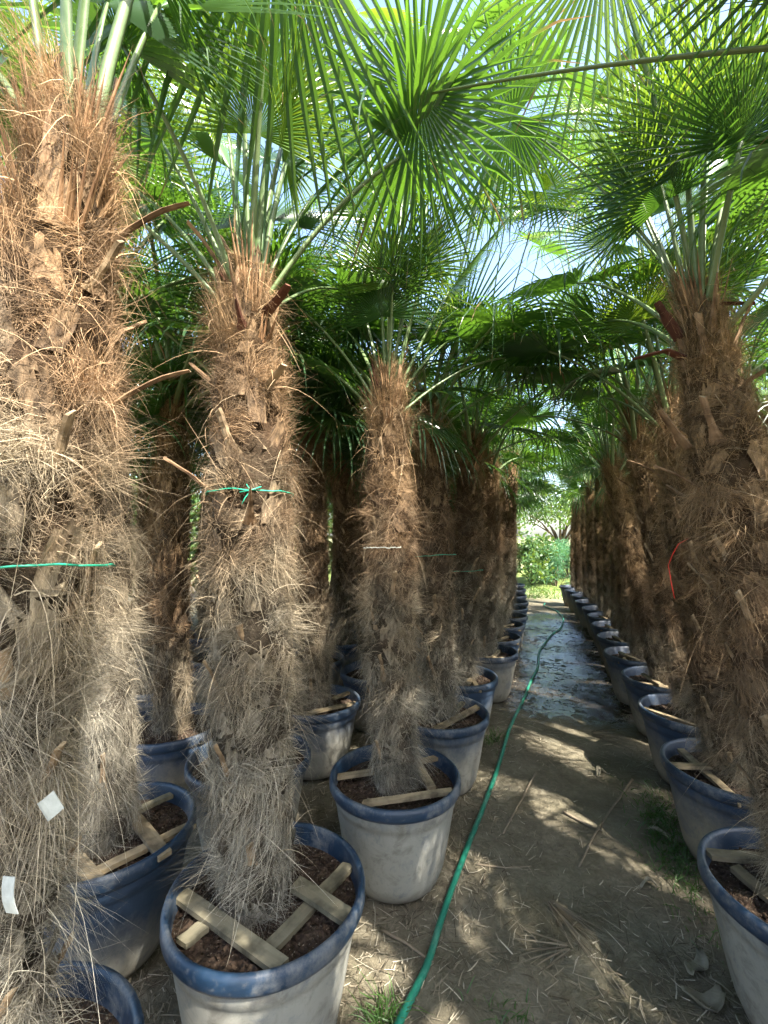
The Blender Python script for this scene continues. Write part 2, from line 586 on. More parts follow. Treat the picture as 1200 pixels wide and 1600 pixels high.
def make_trunk(seed, kind, nh, hair_len=.085, longs=160, wid=.0017):
    r = np.random.default_rng(seed)
    # core: overlapping ringed sheaths
    nz, na = 90, 26
    z = np.linspace(-.05, TRUNK_H, nz)
    a = np.linspace(0, 2 * np.pi, na, endpoint=False)
    A, Zc = np.meshgrid(a, z)
    ph = r.random() * 6
    lump = .012 * np.sin(Zc * 2 * np.pi / .16 + 2 * A + ph) + .010 * np.sin(Zc * 2 * np.pi / .23 - A * 3 + 1.7 * ph) + .008 * r.normal(size=A.shape)
    rad = trunk_profile(np.clip(Zc, 0, TRUNK_H), kind) + lump * np.clip((TRUNK_H - Zc) * 3, .15, 1)
    V = np.stack([rad * np.cos(A), rad * np.sin(A), Zc], -1).reshape(-1, 3)
    i = (np.arange(nz - 1)[:, None] * na + np.arange(na)[None]).ravel()
    j = (np.arange(nz - 1)[:, None] * na + (np.arange(na)[None] + 1) % na).ravel()
    F = np.stack([i, j, j + na, i + na], 1)
    V = np.concatenate([V, [[0, 0, TRUNK_H + .02]]])
    top = np.stack([(nz - 1) * na + np.arange(na), (nz - 1) * na + (np.arange(na) + 1) % na, np.full(na, nz * na)], 1)
    core = new_mesh('trunk', V, [F, top], [M['core']], True)
    # fibre: tufts, each with one lie of the hair
    nt = 480
    tz = np.sort(r.random(nt)) * (TRUNK_H + .02)
    ring = .145
    tz = tz * .45 + (np.round(tz / ring) * ring + r.normal(size=nt) * .018) * .55
    ta = r.random(nt) * 2 * np.pi
    tt = tz / TRUNK_H
    up = np.where(tt > .72, .9, np.where(tt > .4, .15, -.15)) + r.normal(size=nt) * .55
    tang = r.normal(size=nt) * .65
    outw = np.where(r.random(nt) < .6, .16 + .25 * r.random(nt), .6 + .5 * r.random(nt)) * np.where(tt > .72, .6, 1.0)
    tl = hair_len * (.45 + 1.25 * r.random(nt) ** 1.5) * np.where(tt > .8, 1.2, 1.0)
    tb = r.random(nt)
    k = r.integers(0, nt, nh)
    hz = np.clip(tz[k] + r.normal(size=nh) * .030, 0.0, TRUNK_H + .01)
    ha = ta[k] + r.normal(size=nh) * .20
    hr = trunk_profile(hz, kind) * (.96 + .14 * r.random(nh)) + .008
    ca, sa = np.cos(ha), np.sin(ha)
    P = np.stack([hr * ca, hr * sa, hz], 1)
    er = np.stack([ca, sa, 0 * ca], 1)
    et = np.stack([-sa, ca, 0 * ca], 1)
    ez = np.array([[0, 0, 1.0]])
    D = er * (outw[k] + r.normal(size=nh) * .20)[:, None] + et * (tang[k] + r.normal(size=nh) * .25)[:, None] + ez * (up[k] + r.normal(size=nh) * .25)[:, None]
    Cv = (r.normal(size=(nt, 3)) * .45)[k] + r.normal(size=(nh, 3)) * .34 + np.array([0, 0, -.42]) - er * .22
    L = tl[k] * (.5 + .8 * r.random(nh))
    W = wid * (.6 + .8 * r.random(nh))
    rn = np.clip(.62 * tb[k] + .42 * r.random(nh) - .03, 0, 1) ** 1.2
    # long pale loose strands
    nl = longs
    lz = r.random(nl) ** .8 * TRUNK_H
    la = r.random(nl) * 6.283
    lr = trunk_profile(lz, kind)
    e1 = np.stack([np.cos(la), np.sin(la), 0 * la], 1)
    e2 = np.stack([-np.sin(la), np.cos(la), 0 * la], 1)
    P2 = e1 * lr[:, None] + ez * lz[:, None]
    D2 = e1 * (.25 + .6 * r.random(nl))[:, None] + e2 * r.normal(size=nl)[:, None] * .7 + ez * (r.normal(size=nl) * .6 + .45)[:, None]
    C2 = e2 * r.normal(size=nl)[:, None] * .4 + ez * -(.5 + .6 * r.random(nl))[:, None] - e1 * .15
    L2 = .10 + .16 * r.random(nl)
    W2 = .0014 + .0018 * r.random(nl)
    # matted sheets of old leaf sheath, one over the other, with ragged upper edges
    SV_, SF_, SA_ = [], [], []
    so = 0
    for q in range(120):
        zc = TRUNK_H * (q + r.random()) / 120
        ac = q * 2.39996 + r.normal() * .2
        hh, aw = .07 + .07 * r.random(), .40 + .35 * r.random()
        gy, gx = 6, 8
        lift = .004 + .022 * r.random()
        vals = .06 + .34 * r.random()  # sheets toned dark so the matting reads as shadowed
        skew = r.normal() * .25
        for b in range(gy + 1):
            for c in range(gx + 1):
                tv, tu = b / gy, c / gx - .5
                zz = zc - hh * .4 + hh * tv * (1 - 1.1 * tu * tu) + (r.normal() * .010 if b == gy else 0)
                aa = ac + aw * tu + skew * tv
                rr0 = float(trunk_profile(np.array([min(max(zz, 0), TRUNK_H)]), kind)[0]) + .012 + lift * tv ** 2 + r.normal() * .0025
                SV_.append((rr0 * math.cos(aa), rr0 * math.sin(aa), max(zz, 0)))
                SA_.append(min(.84, max(0, vals + r.normal() * .14)))
        for b in range(gy):
            for c in range(gx):
                if b == gy - 1 and r.random() < .35: continue
                if b == gy - 2 and r.random() < .12: continue
                a_ = so + b * (gx + 1) + c
                SF_.append((a_, a_ + 1, a_ + gx + 2, a_ + gx + 1))
        so += (gx + 1) * (gy + 1)
    SV_, SF_, SA_ = np.array(SV_), np.array(SF_, np.int32), np.array(SA_)
    V1, F1, a1 = ribbons(P, D, L, W, Cv, k=3, rnd=rn, r=r)
    V2, F2, a2 = ribbons(P2, D2, L2, W2, C2, k=6, rnd=.80 + .2 * r.random(nl), r=r)
    n1 = len(V1)
    n2 = n1 + len(V2)
    fib = new_mesh('fibre', np.concatenate([V1, V2, SV_]), [F1[0], F1[1], F2[0] + n1, F2[1] + n1, SF_ + n2], [M['fibre']], False, {'rnd': np.concatenate([a1, a2, SA_])})
    return core, fib


TR = {
    'a': (make_trunk(1, 'mid', 50000, .062, 380, .0014), 'mid'),
    'b': (make_trunk(2, 'slim', 34000, .060, 150, .0016), 'slim'),
    'c': (make_trunk(3, 'thick', 58000, .083, 520, .0013), 'thick'),
    'd': (make_trunk(4, 'mid', 46000, .066, 280, .0015), 'mid'),
    'e': (make_trunk(5, 'slim', 18000, .065, 110, .0026), 'slim'),
}


# stubs of cut leaf stalks
def make_stub(seed, L, w, mat, curl=0.0, flare=1.0, pointed=False):
    """base of an old leaf stalk: broad where it clasps the trunk, narrow and cut off at the end"""
    rr = random.Random(seed)
    mb = MB()
    n = 8
    vs = []
    for i in range(n + 1):
        t = i / n
        ww = w * (1.0 + 1.7 * flare * max(0, 1 - t / .45) ** 1.6)
        if pointed: ww *= (1 - t) ** .6 + .05
        th = w * .42 * (1.15 - .3 * t)
        x = L * t
        zc = curl * t * t * L
        j = [rr.uniform(-.0014, .0014) for _ in range(4)]
        cut = rr.uniform(-.006, .006) if i == n else 0
        for k, (y, zz) in enumerate(((-ww / 2, -th * .1), (-ww * .26, -th * .5), (ww * .26, -th * .5), (ww / 2, -th * .1), (ww * .2, th * .45), (-ww * .2, th * .45))):
            vs.append((x + cut * (1 if k in (0, 1, 5) else -1), y + j[0], zz + zc + j[1]))
    fs = []
    for i in range(n):
        for k in range(6):
            fs.append((i * 6 + k, i * 6 + (k + 1) % 6, (i + 1) * 6 + (k + 1) % 6, (i + 1) * 6 + k))
    mb.add(vs, fs, 0)
    mb.add(vs[-6:], [(0, 1, 2, 3, 4, 5)], 1 if not pointed else 0)
    return mb.mesh('leaf_stub', [mat, M['cut']])


STUBS = [make_stub(i, .10 + .02 * i, .022 + .002 * (i % 3), M['stub'], .1 * (i % 2)) for i in range(4)]
HUSKS = [make_stub(20 + i, .14 + .03 * i, .024, M['husk'], -.25 + .2 * i, 1, i % 2 == 0) for i in range(4)]
def make_split(seed, L):
    """old leaf base split into fibrous spikes"""
    rr = random.Random(seed)
    mb = MB()
    for k in range(5):
        y0 = (k - 2) * .008
        l_ = L * rr.uniform(.55, 1.0)
        tip = Vector((l_, y0 * 2.2 + rr.uniform(-.012, .012), rr.uniform(-.004, .03)))
        w = .0055
        b = Vector((0, y0, 0))
        mid = b.lerp(tip, .5) + Vector((0, 0, rr.uniform(-.006, .004)))
        vs = []
        for p, ww in ((b, w), (mid, w * .7)):
            vs += [p + Vector((0, -ww, 0)), p + Vector((0, 0, -ww * .5)), p + Vector((0, ww, 0)), p + Vector((0, 0, ww * .5))]
        vs.append(tip)
        fs = [(i, (i + 1) % 4, 4 + (i + 1) % 4, 4 + i) for i in range(4)] + [(4 + i, 4 + (i + 1) % 4, 8) for i in range(4)]
        mb.add(vs, fs)
    return mb.mesh('leaf_base', [M['rust']])


SPLITS = [make_split(60 + i, .16 + .04 * i) for i in range(4)]
REDS = [make_stub(40 + i, .12 + .03 * i, .026, M['redhusk'], .2, 1, i % 2 == 0) for i in range(2)]


# ------------------------------------------------------------------ fronds
def frond_geometry(seed, elev, Lp, Rb, nseg=38, droop=.35, spread=152, kink=.15, bend=28, tiltb=18, fold=.55):
    r = random.Random(seed)
    # stalk in the x-z plane, z up, starting at the origin
    pts = []
    p = Vector((0, 0, 0))
    N = 8
    yaw = 0
    for i in range(N + 1):
        pts.append(p.copy())
        t = i / N
        e = R_(elev - bend * t ** 1.5)
        yaw += r.uniform(-.02, .02)
        p = p + Vector((math.cos(e) * math.cos(yaw), math.sin(yaw) * math.cos(e), math.sin(e))) * (Lp / N)
    hub = pts[-1]
    e = R_(elev - bend - tiltb)
    roll = r.uniform(-.25, .25)
    T = Vector((math.cos(e), 0, math.sin(e)))
    B = Vector((0, 1, 0))
    Nn = T.cross(B) * -1
    if Nn.z < 0 and elev < 60: Nn = -Nn
    q = Quaternion(T, roll)
    B, Nn = q @ B, q @ Nn
    st = MB()
    st.tube(pts, [.0125 * (1.25 - .6 * i / N) for i in range(N + 1)], 6, 0, .5)
    bl = blade(r, hub, T, B, Nn, Rb, nseg, droop, spread, kink, fold)
    return bl, st


def blade(r, hub, T, B, Nn, Rb, nseg, droop, spread, kink, fold, grav=Vector((0, 0, -1))):
    bl = MB()
    dphi = 2 * R_(spread) / nseg
    sf = r.uniform(.27, .33)
    stn = [.002, .16, sf, .45, .62, .82, 1.0]
    for s in range(nseg):
        phi = -R_(spread) + (s + .5) * dphi
        L = Rb * (.66 + .34 * math.cos(phi / 2) ** 2) * r.uniform(.9, 1.06)
        dp = droop * r.uniform(.5, 1.5)
        kk = r.random() < kink
        kt = r.uniform(.55, .8)
        side_drift = r.uniform(-.10, .10)
        vs = []
        d0 = (T * math.cos(phi) + B * math.sin(phi) + Nn * .10).normalized()
        sd0 = (-T * math.sin(phi) + B * math.cos(phi)).normalized()
        pos = hub.copy()
        last = 0.0
        d = d0.copy()
        wf = sf * Rb * .78 * math.tan(dphi / 2)
        for t in stn:
            ds = (t - last) * L
            if t > sf:
                g = dp * (t - sf) * 1.6
                if kk and t > kt: g += 1.4
                d = (d + grav * g * .55 + sd0 * side_drift * .3).normalized()
            pos = pos + d * ds
            last = t
            w = (t * Rb * (.9 - .12 * t / sf) * math.tan(dphi / 2)) if t <= sf else wf * max(0.0, 1 - ((t - sf) / (1 - sf)) ** 1.35)
            nn = (sd0.cross(d)).normalized()
            if nn.dot(Nn) < 0: nn = -nn
            wv = sd0 * w
            fz = nn * (w * fold * (1 if t <= sf else .8))
            if t < 1.0:
                vs += [pos - wv + fz, pos - fz * .6, pos + wv + fz]
            else:
                vs += [pos]
        n = len(stn)
        fs = []
        for i in range(n - 2):
            a = i * 3
            fs += [(a, a + 1, a + 4, a + 3), (a + 1, a + 2, a + 5, a + 4)]
        a = (n - 2) * 3
        fs += [(a, a + 1, a + 3), (a + 1, a + 2, a + 3)]
        dead = r.uniform(-.12, .10) + (.25 if r.random() < .05 else 0)
        bl.add(vs, fs, 0, [t + dead for t in stn[:-1] for _ in range(3)] + [1.0 + dead])
    return bl


def combine(bl, st, name, lm):
    mb = MB()
    mb.add(bl.v, bl.f, 0, bl.a)
    mb.add(st.v, st.f, 1)
    return mb.mesh(name, [lm, M['petiole']])


ELEV = [82, 70, 58, 46, 34, 20, 6, -12]
FR = []          # FR[class][variant] = (blade mesh, petiole mesh, combined mesh)
for ci, e in enumerate(ELEV):
    row = []
    for v in range(2):
        young = ci < 2
        bl, st = frond_geometry(100 + ci * 7 + v, e, (.52 if young else .74) * (1 + .12 * v), .50 if young else (.60 + .04 * v),
                                nseg=36 + 3 * v, droop=(.12 if young else .40 + .09 * ci), spread=(105 if young else 150),
                                kink=.04 if young else .10 + .03 * ci, bend=8 if young else 24 + 2 * ci, tiltb=4 if young else 14 + 10 * v)
        lm = M['leaf_bright'] if (young and v) else M['leaf']
        row.append((bl.mesh('frond', [lm]), st.mesh('petiole', [M['petiole']], True), combine(bl, st, 'frond', lm)))
    FR.append(row)


def crown_mesh(seed, n):
    """a whole crown in one mesh, for the rows whose leaves cannot be told apart"""
    r = random.Random(seed)
    VV, FF, MM, AA = [], [], [], []
    off = 0
    for i in range(n):
        u = i / (n - 1)
        ci = min(5, int(u ** .9 * 6))
        me = FR[ci][r.randrange(2)][2]
        co = np.empty(len(me.vertices) * 3, np.float32)
        me.vertices.foreach_get('co', co)
        co = co.reshape(-1, 3)
        az = i * 2.39996 + r.uniform(-.3, .3)
        sc_ = r.uniform(.85, 1.1)
        c, s = math.cos(az), math.sin(az)
        co = np.stack([co[:, 0] * c - co[:, 1] * s, co[:, 0] * s + co[:, 1] * c, co[:, 2]], 1) * sc_
        co[:, 2] += -.12 * u
        VV.append(co)
        at = np.empty(len(co), np.float32)
        me.attributes['tip'].data.foreach_get('value', at)
        AA.append(at)
        for p in me.polygons:
            FF.append(tuple(x + off for x in p.vertices))
            MM.append(p.material_index)
        off += len(co)
    return new_mesh('crown', np.concatenate(VV), FF, [M['leaf'], M['petiole']], False, midx=MM, attr={'tip': np.concatenate(AA)})


CROWNS = [crown_mesh(5 + i, 18) for i in range(3)]
CROWNS_THIN = [crown_mesh(15 + i, 8) for i in range(3)]

# ------------------------------------------------------------------ pots
POT_H, POT_R, POT_B, SOIL_Z = .42, .29, .195, .355


def lathe(prof, n=48, rib=0.0, nrib=12, ribz=None):
    mb = MB()
    vs = []
    for (r0, z0) in prof:
        for k in range(n):
            th = 2 * math.pi * k / n
            rr = r0
            if rib and ribz[0] < z0 < ribz[1]:
                rr += rib * (1 if (k * nrib * 2 // n) % 2 else -1)
            vs.append((rr * math.cos(th), rr * math.sin(th), z0))
    fs = []
    for i in range(len(prof) - 1):
        for k in range(n):
            fs.append((i * n + k, i * n + (k + 1) % n, (i + 1) * n + (k + 1) % n, (i + 1) * n + k))
    mb.add(vs, fs)
    return mb


def pot_meshes():
    r_at = lambda z: POT_B + (POT_R - .012 - POT_B) * min(1, (z / POT_H)) ** .8
    prof = [(.001, .004), (POT_B - .02, .004), (POT_B - .004, .010), (POT_B + .004, .03)] + [(r_at(z), z) for z in (.06, .10, .15, .20, .25, .30, .318)] + [(r_at(.322) + .004, .322), (r_at(.345) + .005, .345), (POT_R - .014, .372)]
    body = lathe(prof, 72, .0012, 9, (.05, .31)).mesh('body', [M['potbody']], True)
    rp = [(POT_R - .016, .366), (POT_R - .004, .370), (POT_R + .001, .380), (POT_R + .001, .404), (POT_R - .002, .414), (POT_R - .009, POT_H), (POT_R - .017, .418), (POT_R - .022, .408), (POT_R - .024, .37), (POT_R - .034, .335)]
    rim = lathe(rp, 72).mesh('rim', [M['potrim']], True)
    r = np.random.default_rng(3)
    mb = MB()
    n, kk = 40, 9
    vs = [(0, 0, SOIL_Z + .012)]
    for i in range(1, kk + 1):
        rr = (POT_R - .027) * i / kk
        for k in range(n):
            th = 2 * math.pi * k / n
            vs.append((rr * math.cos(th), rr * math.sin(th), SOIL_Z + .012 * (1 - i / kk) + float(r.normal()) * .006 * (i < kk)))
    fs = [(0, 1 + k, 1 + (k + 1) % n) for k in range(n)]
    for i in range(kk - 1):
        for k in range(n):
            a = 1 + i * n
            fs.append((a + k, a + n + k, a + n + (k + 1) % n, a + (k + 1) % n))
    mb.add(vs, fs)
    # crumbs and bark chips lying in the soil
    rs = random.Random(4)
    for q in range(170):
        rr = (POT_R - .04) * math.sqrt(rs.random())
        th = rs.random() * 6.283
        s = rs.uniform(.004, .013)
        rot = Euler((rs.random() * 6, rs.random() * 6, rs.random() * 6)).to_matrix()
        random.seed(q)
        mb.box((rr * math.cos(th), rr * math.sin(th), SOIL_Z + .012 * (1 - rr / POT_R) + s * .25), (s * 1.4, s, s * .7), rot, 0, s * .25)
    soil = mb.mesh('soil', [M['soil']])
    return body, rim, soil


PB, PR, PS = pot_meshes()


def add_pot(x, y, label, dust, warm, dark, grp):
    t = link('plant_pot', None, None, (x, y, 0.0), (0, 0, random.uniform(0, 6.28)))
    s = random.uniform(.985, 1.01)
    t.scale = (s, s, 1)
    for nm, me in (('body', PB), ('rim', PR), ('soil', PS)):
        o = link(nm, me, t)
        o.color = (dust, warm, dark, 1)
    tag(t, label, 'pot', grp)
    return t


def add_batten(p, q, label, mossy=False, w=.036, th=.015, grp='wooden battens wedged in the pots'):
    p, q = Vector(p), Vector(q)
    d = q - p
    L = d.length
    mb = MB()
    n = 5
    rr = random.Random(int(abs(p.x * 1000 + q.y * 777)))
    vs, fs = [], []
    for i in range(n + 1):
        x = -L / 2 + L * i / n
        jy, jz = rr.uniform(-.0015, .0015), rr.uniform(-.001, .001)
        sk = rr.uniform(-.006, .006) if i in (0, n) else 0
        for k, (yy, zz) in enumerate(((-w / 2, -th / 2), (w / 2, -th / 2), (w / 2, th / 2), (-w / 2, th / 2))):
            vs.append((x + (sk if k in (1, 2) else -sk), yy + jy, zz + jz))
    for i in range(n):
        for k in range(4):
            fs.append((i * 4 + k, i * 4 + (k + 1) % 4, (i + 1) * 4 + (k + 1) % 4, (i + 1) * 4 + k))
    fs += [(3, 2, 1, 0), tuple(n * 4 + k for k in range(4))]
    mb.add(vs, fs)
    me = mb.mesh('batten', [M['batten_mossy' if mossy else 'batten']])
    o = link('wooden_batten', me, None, (p + q) / 2)
    o.rotation_euler = d.to_track_quat('X', 'Z').to_euler()
    tag(o, label, 'batten', grp)
    return o


# ------------------------------------------------------------------ palms
FIDX = {}
SKIP = {('M', 3): {10, 14, 15, 16}, ('L', 0): {16}, ('M', 2): {13}, ('M', 1): {10}, ('L', 1): {5, 12}, ('R', 2): {10, 15, 8, 16}, ('R', 1): {13, 10}, ('R', 0): {14, 13}, ('R', 4): {11, 14}}      # leaves left out to open sun gaps in the canopy


def add_palm(x, y, top, label, grp, trunk='a', brown=.5, bright=.5, detail=2, nfr=18, emin=None, stubs=12, seed=0, face=None, width=1.0, ci_rng=None, fr_scale=1.0, aisle=0, avoid=(), thin=False, skip=(), shift=0.0):
    """top: world position of the trunk's top"""
    r = random.Random(seed)
    base = Vector((x + shift, y, SOIL_Z - .01))
    top = Vector(top)
    axis = top - base
    t = link('palm_tree', None, None, base)
    tag(t, label, 'palm tree', grp)
    q = axis.to_track_quat('Z', 'Y')
    sz = axis.length / TRUNK_H
    (core, fib), kind = TR[trunk]
    rz = r.uniform(0, 6.28)
    rot = (q.to_matrix() @ Matrix.Rotation(rz, 3, 'Z')).to_euler()
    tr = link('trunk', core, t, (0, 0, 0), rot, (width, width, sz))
    tr.color = (brown, bright, .5, 1)
    fb = link('fibre', fib, tr)
    fb.color = tr.color
    tag(fb, kind='stuff')
    rp = lambda zz: float(trunk_profile(np.array([zz]), kind)[0])
    az_cam = math.atan2(CAM.y - y, CAM.x - x) - rz
    if detail >= 1:
        for i in range(int(stubs * 2.6)):
            u = (i + .3 * r.random()) / (stubs * 2.6)
            zz = .10 + u * (TRUNK_H - .30)
            a = i * 2.39996 + r.uniform(-.15, .15)
            if math.cos(a - az_cam) < -.15 or r.random() < .12: continue
            me = r.choice(STUBS)
            nm = 'leaf_stub'
            out = r.uniform(.26, .55)
            if u > .60 and r.random() < .5:
                me = r.choice(HUSKS)
                out = r.uniform(.3, .9)
            if u > .88 and r.random() < .25:
                me = r.choice(REDS)
            rr = rp(zz) * .96
            d = Vector((math.sin(out) * math.cos(a), math.sin(out) * math.sin(a), math.cos(out)))
            d += Vector((-math.sin(a), math.cos(a), 0)) * r.uniform(-.2, .2)
            # rotation: local x along d, local z outward
            xx = d.normalized()
            o_ = Vector((math.cos(a), math.sin(a), 0))
            zz_ = (o_ - xx * o_.dot(xx)).normalized()
            yy_ = zz_.cross(xx)
            mt = Matrix((xx, yy_, zz_)).transposed()
            link(nm, me, tr, (rr * math.cos(a), rr * math.sin(a), zz), mt.to_euler(), (1, 1, 1))
        for i in range(18 if detail == 2 else 10):       # ragged ring of old leaf bases round the growing tip
            a = i * 2.39996 + r.uniform(-.2, .2)
            zz = TRUNK_H - .02 - .26 * (i / 18) - r.uniform(0, .03)
            out = r.uniform(.06, .22) + .35 * (i / 18)
            d = Vector((math.sin(out) * math.cos(a), math.sin(out) * math.sin(a), math.cos(out)))
            o_ = Vector((math.cos(a), math.sin(a), 0))
            zz_ = (o_ - d * o_.dot(d)).normalized()
            mt = Matrix((d, zz_.cross(d), zz_)).transposed()
            rr = rp(zz) * .98
            link('leaf_base', r.choice(HUSKS + SPLITS + SPLITS), tr, (rr * math.cos(a), rr * math.sin(a), zz), mt.to_euler(), (1, 1, 1))
    # crown
    loc = axis - axis.normalized() * .07
    if detail == 0:
        cr = link('crown', (CROWNS_THIN if thin else CROWNS)[seed % 3], t, loc, (r.uniform(-.1, .1), r.uniform(-.1, .1), r.uniform(0, 6.28)))
        s = r.uniform(.92, 1.12) * fr_scale
        cr.scale = (s, s, s)
        return t
    lo, hi = ci_rng or (0, len(ELEV))
    az0 = r.uniform(0, 6.28)
    for i in range(nfr):
        u = i / max(1, nfr - 1)
        ci = min(hi - 1, lo + int(u ** .95 * (hi - lo)))
        bm_, pm_, cm_ = FR[ci][r.randrange(2)]
        az = az0 + i * 2.39996 + r.uniform(-.35, .35)
        if aisle and math.cos(az) * aisle > .45 and ci >= 2 and r.random() < .68:
            ci = r.randrange(2)
            bm_, pm_, cm_ = FR[ci][r.randrange(2)]
        for (ac, ah) in avoid:
            if abs((math.degrees(az) - ac + 180) % 360 - 180) < ah and ci >= 1:
                ci = 0
                bm_, pm_, cm_ = FR[0][r.randrange(2)]
        s = r.uniform(.86, 1.12) * fr_scale
        ro = (r.uniform(-.08, .08), r.uniform(-.08, .08), az)
        lc = loc + Vector((math.cos(az) * .025, math.sin(az) * .025, -.14 * u))
        if i in skip: continue
        if detail >= 2:
            o = link('frond', bm_, t, lc, ro, (s, s, s))
            link('petiole', pm_, o)
        else:
            o = link('frond', cm_, t, lc, ro, (s, s, s))
        FIDX[o.name] = (label, i)
    return t


def special_frond(palm, origin, hub, facing, up, Rb, seed, droop=.3, spread=160, nseg=40, kink=.1, sag=.08, bright=False, fold=.5):
    """one leaf of a palm placed singly: stalk from the crown to the hub, blade facing a direction"""
    r = random.Random(seed)
    o_, h = Vector(origin), Vector(hub)
    pb = palm.matrix_basis.translation
    N = 10
    pts = []
    for i in range(N + 1):
        t = i / N
        p = o_.lerp(h, t)
        p.z += sag * 4 * t * (1 - t)
        pts.append(p - h)
    Nn = Vector(facing).normalized()
    T = Vector(up)
    T = (T - Nn * T.dot(Nn)).normalized()
    B = Nn.cross(T)
    bl = blade(r, Vector((0, 0, 0)), T, B, Nn, Rb, nseg, droop, spread, kink, fold)
    st = MB()
    st.tube(pts, [.0078 * (1.2 - .55 * i / N) for i in range(N + 1)], 6, 0, .55)
    o = link('frond', bl.mesh('frond', [M['leaf_bright' if bright else 'leaf']]), palm, h - pb)
    link('petiole', st.mesh('petiole', [M['petiole']], True), o)
    return o


ORD = ['first', 'second', 'third', 'fourth', 'fifth', 'sixth', 'seventh', 'eighth', 'ninth', 'tenth', 'eleventh', 'twelfth', 'thirteenth', 'fourteenth', 'fifteenth', 'sixteenth']
ROWS = {
    'L': [(-.818, 1.172), (-.669, 1.897), (-.648, 2.657), (-.675, 3.382), (-.585, 4.175), (-.60, 4.80), (-.61, 5.50), (-.60, 6.12), (-.63, 6.80), (-.65, 7.46), (-.72, 8.25), (-.78, 9.20), (-.85, 10.1)],
    'R': [(.70, 1.00), (.716, 1.727), (.757, 2.493), (.778, 3.188), (.771, 3.847), (.713, 4.51), (.72, 5.21), (.71, 5.87), (.71, 6.52), (.69, 7.14), (.62, 7.84), (.585, 8.62), (.50, 9.40), (.43, 10.1)],
    'M': [(-1.02, .53), (-1.515, 1.193), (-1.37, 1.80), (-1.44, 2.55), (-1.30, 3.27), (-1.36, 4.0), (-1.33, 4.7), (-1.30, 5.4), (-1.33, 6.1), (-1.36, 6.8), (-1.40, 7.6), (-1.45, 8.5), (-1.52, 9.5)],
}
rr_ = random.Random(11)
ROWS['N'] = [(-2.02 + rr_.uniform(-.06, .06), 1.95 + .72 * i) for i in range(12)]
ROWS['O'] = [(-2.72 + rr_.uniform(-.06, .06), 1.7 + .74 * i) for i in range(12)]
ROWS['Q'] = [(-3.45 + rr_.uniform(-.06, .06), 2.3 + .76 * i) for i in range(11)]
ROWS['S'] = [(1.46 + rr_.uniform(-.05, .05), .65 + .80 * i) for i in range(10)]  # front palm is out of view, added to shade the near path
ROWS['T'] = [(2.17 + rr_.uniform(-.05, .05), .22 + 1.2 * i) for i in range(7)]  # front palms here are unseen too, added for shade on the near ground
RNAME = {'L': 'the first row left of the path', 'R': 'the first row right of the path',
         'M': 'the second row left of the path', 'N': 'the third row left of the path', 'O': 'the fourth row left of the path',
         'Q': 'the fifth row left of the path', 'S': 'the second row right of the path', 'T': 'the third row right of the path'}
TOPS = {('L', 0): (388, 425), ('L', 1): (605, 590), ('M', 1): (150, 420), ('L', 2): (668, 635), ('L', 3): (738, 685), ('L', 4): (765, 715),
        ('M', 0): (116, 185), ('M', 3): (482, 650), ('M', 4): (520, 690), ('R', 1): (1085, 462), ('R', 2): (1045, 625), ('R', 3): (988, 645), ('R', 4): (952, 720), ('L', 6): (800, 712)}
TK = {('L', 0): 'a', ('L', 1): 'd', ('M', 0): 'c', ('M', 1): 'd', ('R', 2): 'd', ('R', 1): 'a', ('R', 3): 'b'}
AVOID = {('M', 0): [(10, 115)], ('M', 1): [(-45, 50)], ('M', 2): [(-60, 60)], ('R', 1): [(215, 60)], ('R', 0): [(190, 75)], ('L', 0): [(-20, 45)], ('L', 1): [(-70, 40)]}
WID = {('M', 0): .78, ('L', 0): .93, ('M', 1): .72, ('R', 1): .80, ('L', 1): .80, ('R', 2): .80, ('M', 2): .75}
BROWN = {'L': .50, 'R': .74, 'M': .60, 'N': .66, 'O': .66, 'Q': .66, 'S': .72, 'T': .72}
BRV = {('L', 0): (.40, .58), ('L', 1): (.47, .50), ('M', 0): (.33, .74), ('M', 1): (.38, .5), ('L', 2): (.52, .48)}
LBL = {('R', 0): 'palm just outside the right edge whose leaf stalk spans the top',
       ('M', 0): 'biggest palm with a thick shaggy trunk at the left edge of the picture',
       ('L', 0): 'palm with grey shaggy trunk and green twine bow in the nearest whole pot',
       ('R', 1): 'tall palm with dark red husks under its crown at the right edge'}
PALM = {}
GRPP = 'potted fan palms standing in rows'
GRPB = 'blue rimmed plant pots standing in rows'
